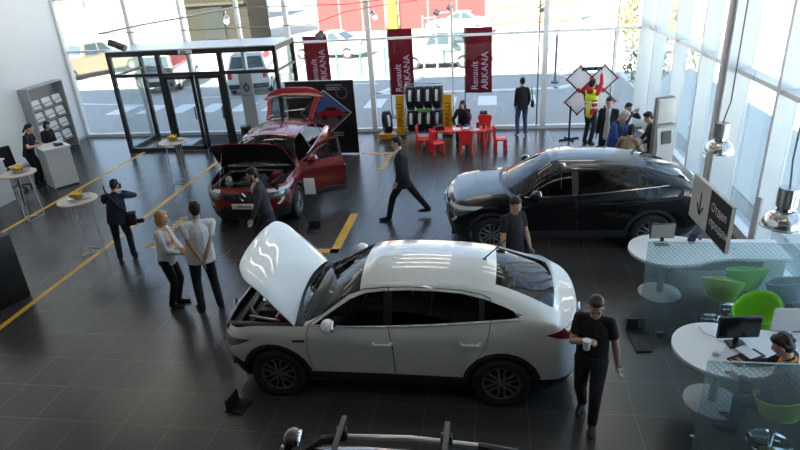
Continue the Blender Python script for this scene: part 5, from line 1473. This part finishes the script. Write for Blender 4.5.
M_refl = mat('reflector_silver', (.62, .62, .63), .18, metal=.95)
def pendant(x, y, z, label, kink=(0, 0)):
    t = empty('pendant_lamp', (x, y, z), 0, label, 'lamp')
    MB().lathe([(.205, -.005), (.225, 0), (.225, .012), (.20, .02), (.195, .06), (.17, .12), (.12, .165), (.09, .175), (.085, .17), (.115, .158), (.16, .115), (.185, .06), (.192, .01)], seg=40).build('reflector', M_refl, t, angle=60)
    MB().cyl((0, 0, .20), .075, .06, seg=28).build('collar', M_chrome, t)
    b = MB(); b.cyl((0, 0, .33), .095, .22, seg=32)
    for k in range(16): b.bar((.095*math.cos(k*.393), .095*math.sin(k*.393), .235), (.095*math.cos(k*.393), .095*math.sin(k*.393), .43), .006, seg=5)
    b.build('ballast_housing', M_steel, t)
    MB().ball((0, 0, .07), .05, seg=14).build('bulb', mat('bulb_white', (.8, .8, .78), .3), t)
    b = MB(); b.tube([(0, 0, .44), (kink[0]*.3, 0, .55), (kink[0], 0, .75), (kink[0], 0, ZC-z)], .010, seg=6); b.build('cord', mat('cord_grey', (.12, .12, .14), .5), t)
pendant(3.33, 9.16, 2.03, 'small silver pendant lamp hanging above the farther desk', (.06, 0)); pendant(3.14, 6.5, 2.03, 'large silver pendant lamp at the right edge above the near desk', (-.03, 0))

def cable(name, pts, r, label):
    b = MB(); b.tube(pts, r, seg=6); tag(b.build(name, M_white if r > .02 else mat('cable_pale', (.35, .36, .38), .5)), label, 'cable')
Yc = 14.0
cable('tension_cable', [(-9.75, Yc, ZC), (-9.70, Yc, 3.72), (-9.6, Yc, 3.69), (-6.9, Yc, 3.67), (-4.13, Yc, 3.67), (-3.33, Yc, 3.90), (-2.63, Yc, 3.99), (.6, Yc, 4.25), (2.5, Yc, ZC)], .012, 'thin lower cable strung across the hall above the entrance')
cable('lamp_rail', [(-9.55, Yc+.05, 3.68), (-8.38, Yc+.05, 3.84), (-7.33, Yc+.05, 3.95), (-6.0, Yc+.05, 4.11)], .026, 'white lamp rail rising to the right above the entrance')
cable('tension_cable', [(-6.0, Yc+.05, 4.11), (-4.36, Yc+.05, 4.08), (-3.24, Yc+.05, 4.06), (0, Yc+.05, 4.3), (2.5, Yc+.05, ZC)], .012, 'thin upper cable running on from the white lamp rail')
def spot(x, z, top, ang, dark, label, lit=0, L=.28, r=.075, y=Yc):
    t = empty('spotlight', (x, y, z), ang, label, 'spotlight')
    m = mat('spot_dark', (.10, .085, .075), .4) if dark else M_steel
    MB().cyl((0, 0, 0), r, L, axis='x', rot=(0, .35, 0), seg=20).build('housing', m, t)
    MB().cyl((L*.5*math.cos(.35)+.004, 0, -L*.5*math.sin(.35)), r*.85, .012, axis='x', rot=(0, .35, 0), seg=20).build('lens', mat('spot_lens_lit', (.9, .9, .9), .3, emit=(1, .9, 1), estr=6) if lit else mat('spot_lens', (.3, .3, .3), .1), t)
    MB().bar((0, 0, 0), (0, 0, top-z), .012).build('stem', M_steel, t)
spot(-9.10, 3.40, 3.70, R(-5), True, 'brown cylinder spotlight hanging above the left end of the entrance', L=.42, r=.085)
spot(-6.2, 3.86, 4.09, R(-70), False, 'lit spotlight hanging from the white lamp rail', lit=1, L=.22, r=.065, y=Yc+.05)
spot(-3.97, 3.42, 3.72, R(-120), True, 'dark round spotlight in front of the first red flag', L=.16, r=.085)
spot(-2.68, 3.80, 3.99, R(-60), False, 'silver spotlight on the cable beside a white mullion', lit=1, L=.24, r=.06)
# leaning white plank by the side window
tag(MB().box((0, 0, .62), (.03, .16, 1.30)).build('leaning_board', M_pale, loc=(3.95, 8.95, .02), rot=(R(-18), R(8), 0), smooth=False), 'pale narrow board leaning by the side window behind the sign', 'board')

# ------------------------------------------------------------------ outside: parked cars, fences, posts, plants
def parked(name, loc, rz, label, col, kind):
    """ordinary parked vehicle: lower body, cabin, windows, lamps, wheels; nose to +x"""
    t = empty(name, loc, rz, label, 'car')
    L, H, W = {'suv': (4.4, 1.68, 1.8), 'sedan': (4.4, 1.46, 1.72), 'pickup': (5.2, 1.80, 1.85), 'hatch': (4.1, 1.55, 1.75), 'offroad': (4.1, 1.72, 1.75)}[kind]
    a, e = L/2, -L/2; g = .28
    hood = {'suv': 1.02, 'sedan': .92, 'pickup': 1.08, 'hatch': .95, 'offroad': 1.05}[kind]
    low = [(a-.05, g), (a, .55), (a-.06, hood-.12), (a-.25, hood-.04), (.95, hood+.04), (e+.25 if kind != 'sedan' else e+.35, hood+.06), (e+.03, hood-.02), (e, .55), (e+.05, g)]
    cab = {'suv': [(1.0, hood), (.35, H-.06), (.1, H), (e+.5, H-.02), (e+.12, hood+.04)], 'sedan': [(.95, hood), (.3, H-.04), (0, H), (-.7, H-.03), (-1.35, hood+.05)],
           'pickup': [(1.1, hood), (.55, H-.05), (.3, H), (-.75, H-.02), (-.95, hood+.03)], 'hatch': [(1.0, hood), (.3, H-.05), (0, H), (e+.6, H-.06), (e+.15, hood+.03)], 'offroad': [(.85, hood), (.5, H-.04), (.3, H), (e+.15, H-.02), (e+.06, hood)]}[kind]
    M_p = mat(label.replace(' ', '_')[:40], col, .3, coat=1)
    b = MB()
    def loft(prof, w0, w1, zlo, zhi):
        for s in (1, -1):
            pass
        A = [b.bm.verts.new((x, (w0+(w1-w0)*(z-zlo)/(zhi-zlo))/2, z)) for x, z in prof]; B = [b.bm.verts.new((x, -(w0+(w1-w0)*(z-zlo)/(zhi-zlo))/2, z)) for x, z in prof]
        n = len(prof)
        for i in range(n): b.bm.faces.new((A[i], A[(i+1) % n], B[(i+1) % n], B[i]))
        b.bm.faces.new(A[::-1]); b.bm.faces.new(B)
    loft(low, W, W*.95, g, hood+.06)
    bmesh.ops.bevel(b.bm, geom=list(b.bm.edges), offset=.06, segments=2, affect='EDGES')
    b.build('body', M_p, t)
    b = MB(); loft(cab, W*.93, W*.72, hood, H); bmesh.ops.bevel(b.bm, geom=list(b.bm.edges), offset=.04, segments=2, affect='EDGES'); b.build('cabin', M_p, t)
    # side windows and screens
    def shrink(p, f): c = (sum(q[0] for q in p)/len(p), sum(q[1] for q in p)/len(p)); return [(c[0]+(x-c[0])*f, c[1]+(z-c[1])*f) for x, z in p]
    wy = lambda z: (W*.93+(W*.72-W*.93)*(z-hood)/(H-hood))/2
    x0, x1 = min(p[0] for p in cab), max(p[0] for p in cab)
    pw = shrink(cab, .78); mid = (x0+x1)/2
    for s in (1, -1):
        for lo_, hi_ in ((x0, mid-.04), (mid+.04, x1)):
            pp = [(min(max(x, lo_), hi_), z) for x, z in pw]
            b = MB(); A = [b.bm.verts.new((x, (wy(z)+.006)*s, z)) for x, z in pp]; 
            try: b.bm.faces.new(A)
            except ValueError: pass
            b.bm.normal_update(); o = b.build('side_window', mat('parked_glass', (.04, .06, .07), .08), t, smooth=False); md = o.modifiers.new('s', 'SOLIDIFY'); md.thickness = .01; md.offset = 0
    for (p, q), n in (((cab[0], cab[1]), 'windshield'), ((cab[-2], cab[-1]), 'rear_window')):
        p, q = Vector(p), Vector(q); d = (q-p); c1, c2 = p+d*.14, p+d*.86; nrm = Vector((d.y, -d.x)).normalized()*.012
        if nrm.x*(1 if n == 'windshield' else -1) < 0: nrm = -nrm
        b = MB(); V = [b.bm.verts.new((c.x+nrm.x, y*(wy(c.y)-.09), c.y+nrm.y)) for c, y in ((c1, 1), (c1, -1), (c2, -1), (c2, 1))]; b.bm.faces.new(V)
        o = b.build(n, mat('parked_glass', (.04, .06, .07), .08), t, smooth=False); md = o.modifiers.new('s', 'SOLIDIFY'); md.thickness = .01; md.offset = 0
    for x in (a-.85, e+.85):
        for s in (1, -1):
            b = MB(); b.lathe([(.20, -.09), (.31, -.10), (.33, -.06), (.33, .06), (.31, .10), (.20, .09)], axis='y', seg=24, closed=True); wl = b.build('wheel', M_rubber, t, loc=(x, (W/2-.10)*s, .33))
            MB().cyl((0, .03*s, 0), .20, .12, axis='y', seg=20).build('rim', M_steel, wl)
    for s in (1, -1):
        MB().box((a-.06, (W/2-.30)*s, hood-.22), (.10, .36, .14), bev=.02).build('head_lamp', M_lampglass, t); MB().box((e+.03, (W/2-.18)*s, hood-.15), (.08, .16, .26), bev=.02).build('tail_lamp', mat('parked_tail', (.45, .02, .02), .2), t)
    MB().box((e-.01, 0, .62), (.03, .50, .11)).build('plate', M_plate, t, smooth=False)
    MB().box((e+.02, 0, .42), (.12, W*.92, .20), bev=.03).build('bumper', M_clad if kind in ('suv', 'offroad') else M_p, t)
    return t
parked('pickup_truck', (-22.0, 31.2, -.05), R(62), 'pale beige pickup truck parked outside at the far left', (.30, .24, .14), 'pickup')
parked('grey_car', (-15.4, 27.4, -.05), R(100), 'silver grey car parked nose away outside behind the vestibule', (.22, .24, .26), 'suv')
parked('white_parked_car', (-10.7, 26.3, -.05), R(104), 'white car seen from behind outside the vestibule doors', (.62, .63, .63), 'suv')
parked('pale_car', (-9.2, 34.2, -.05), R(172), 'white car parked sideways in the sun behind the first red flag', (.75, .75, .74), 'sedan')
parked('pale_green_car', (-2.6, 29.9, -.05), R(180), 'pale green off-road car parked in the sun between the red flags', (.26, .34, .29), 'offroad')
parked('white_sedan', (-2.3, 42.6, -.03), R(176), 'white sedan parked before the red fence', (.75, .75, .75), 'sedan')

M_fence = mat('fence_red', (.36, .028, .026), .8)
def panels(name, x0, x1, y, z1, m, label, n, cat='fence'):
    t = empty(name, ((x0+x1)/2, y, 0), 0, label, cat); w_ = (x1-x0)/n
    for k in range(n):
        x = x0-(x0+x1)/2+w_*(k+.5); b = MB(); b.box((x, 0, z1/2), (w_-.05, .06, z1))
        for q in range(int(w_/.28)): b.box((x-w_/2+.14+.28*q, -.033, z1/2), (.05, .012, z1))
        b.build('panel', m, t, smooth=False)
    for k in range(n+1): MB().box((x0-(x0+x1)/2+w_*k, .02, z1/2+.05), (.12, .12, z1+.1)).build('post', mat('fence_post', (.35, .12, .10), .7), t, smooth=False)
panels('red_fence', -13.2, -8.0, 46.5, 3.2, M_fence, 'red metal fence left of the yellow pillar', 3)
panels('red_fence', -6.9, -.55, 46.5, 3.2, M_fence, 'red metal fence behind the white sedan', 3)
M_tan = mat('gate_tan', (.30, .17, .08), .8)
gt = empty('tan_gate', (2.9, 46.5, 0), 0, 'wide tan panelled gate right of the red fence', 'gate')
for k in range(4):
    x = -2.52+1.68*k
    lf = MB().box((x, 0, 1.7), (1.62, .08, 3.3)).build('leaf', M_tan, gt, smooth=False)
    for iz in range(3):
        for ix in (-.4, .4): MB().box((x+ix, -.05, .6+1.05*iz), (.66, .04, .88), bev=.02).build('raised_panel', mat('gate_tan_light', (.36, .21, .10), .8), lf)
tag(MB().box((0, 0, 3), (.75, .75, 6), bev=.03).build('yellow_pillar', mat('pillar_yellow', (.55, .28, .02), .8), loc=(-7.42, 46.3, 0)), 'tall yellow pillar between two stretches of red fence', 'pillar')
# olive building behind the entrance
ob = empty('olive_building', (-19.2, 42, 0), 0, 'olive brown building behind the entrance', 'building')
MB().box((0, 2, 3.2), (4.6, 4, 7.4)).build('wall', mat('olive_plaster', (.013, .012, .004), .9), ob, smooth=False)
MB().box((-.3, -.03, 1.5), (1.6, .08, 2.2)).build('window', mat('olive_dark', (.012, .016, .012), .4), ob, smooth=False); MB().box((0, -.1, 2.75), (4.4, .25, .18)).build('ledge', mat('olive_light', (.03, .025, .01), .8), ob, smooth=False)
# sunlit houses along the far side so the street ends somewhere
for k, (x, wd, h, c, lab) in enumerate(((-34, 20, 5, (.62, .58, .50), 'long pale wall far left across the street'), (12.5, 7, 5, (.62, .60, .56), 'pale house far right across the street'), (-5, 22, 7, (.55, .50, .42), 'pale building rising behind the red fence'), (26, 14, 6, (.6, .6, .58), 'pale house beyond the side windows'))):
    t = empty('street_house', (x, 60 if k != 2 else 58, 0), 0, lab, 'building'); MB().box((0, 3, h/2), (wd, 6, h)).build('wall', mat('house_%d' % k, c, .9), t, smooth=False)
    for q in range(int(wd/4)): MB().box((-wd/2+2+4*q, -.03, h*.55), (1.2, .08, 1.3)).build('window', mat('house_window', (.10, .13, .15), .2), t, smooth=False)
    MB().box((0, 3, h+.15), (wd+.6, 6.6, .3)).build('roof', mat('house_roof', (.30, .22, .18), .8), t, smooth=False)
# lamp posts
def lamp_post(x, y, h, s, label):
    t = empty('lamp_post', (x, y, -.05), 0, label, 'lamp post')
    MB().bar((0, 0, 0), (0, 0, h), .05).cyl((0, 0, .04), .16, .08).build('post', mat('post_grey', (.16, .16, .17), .5), t)
    MB().bar((0, 0, h-.12), (.55*s, 0, h-.12), .03).bar((.55*s, 0, h-.12), (.55*s, 0, h+.05), .03).build('arm', mat('post_grey', (.16, .16, .17), .5), t)
    MB().cyl((.62*s, 0, h+.08), .13, .26, axis='x', rot=(0, .5*s, 0)).build('lamp_head', M_dark, t)
lamp_post(-3.05, 27.2, 2.65, 1, 'short lamp post outside beside the red flag above the tyres'); lamp_post(-2.5, 27.6, 2.8, 1, 'taller lamp post outside between the two red flags'); lamp_post(2.46, 24.95, 2.8, -1, 'lamp post outside right of the white mullion')
# barrier of green posts
for k, x in enumerate((-9.6, -8.4, -7.2, -6.05, -4.9)):
    tag(MB().bar((0, 0, 0), (0, 0, 1.25), .045).cyl((0, 0, 1.27), .055, .04).build('green_post', mat('post_green', (.02, .30, .18), .5), loc=(x, 27.6+.3*(4-k)*.3, -.05)), 'slim green street post behind the red flags', 'post', 'green posts along the street')
rl = empty('street_railing', (2.0, 36.5, 0), 0, 'low pale railing along the far pavement', 'railing')
for k in range(6): MB().bar((-5+2*k, 0, 0), (-5+2*k, 0, 1.0), .05).build('post', M_steel, rl)
MB().bar((-5, 0, 1.0), (5, 0, 1.0), .05).bar((-5, 0, .5), (5, 0, .5), .03).build('rail', M_steel, rl)

# bushes and tree at the right corner
def bush(x, y, r, h, label, seed, n=420, trunk=False, col=(.16, .20, .06)):
    rr = random.Random(seed); t = empty('bush' if not trunk else 'tree', (x, y, -.05), 0, label, 'bush' if not trunk else 'tree'); b = MB()
    for k in range(n):
        th, ph_, q = rr.uniform(0, 6.283), math.acos(rr.uniform(-1, 1)), rr.uniform(.55, 1)**.6
        c = Vector((r*q*math.sin(ph_)*math.cos(th), r*q*math.sin(ph_)*math.sin(th), h*.55+h*.45*q*math.cos(ph_))); s = rr.uniform(.07, .14)*max(.6, r)
        e = Euler((rr.uniform(0, 6), rr.uniform(0, 6), rr.uniform(0, 6))).to_matrix(); a = [c+e @ Vector(v)*s for v in ((-1, 0, 0), (0, -.45, .1), (1, 0, 0), (0, .45, .1))]
        b.bm.faces.new([b.bm.verts.new(v) for v in a])
    b.build('foliage', mat('leaf_%d' % seed, col, .7, noise=.4, nscale=3), t, smooth=False)
    b = MB()
    for k in range(5): b.bar((0, 0, 0), (r*.4*math.cos(k*1.26), r*.4*math.sin(k*1.26), h*.6), .03*max(1, r), .01)
    b.build('stems', mat('bark', (.08, .06, .04), .9), t)
bush(5.5, 23.2, .8, 1.5, 'green bush outside by the glass corner', 1); bush(7.3, 31, 1.6, 3.2, 'yellowish sunlit tree outside beyond the glass corner', 2, trunk=True, n=700, col=(.20, .19, .07)); bush(8.4, 27, 1.1, 1.8, 'low olive bush right of the sunlit tree', 3, col=(.20, .20, .09))
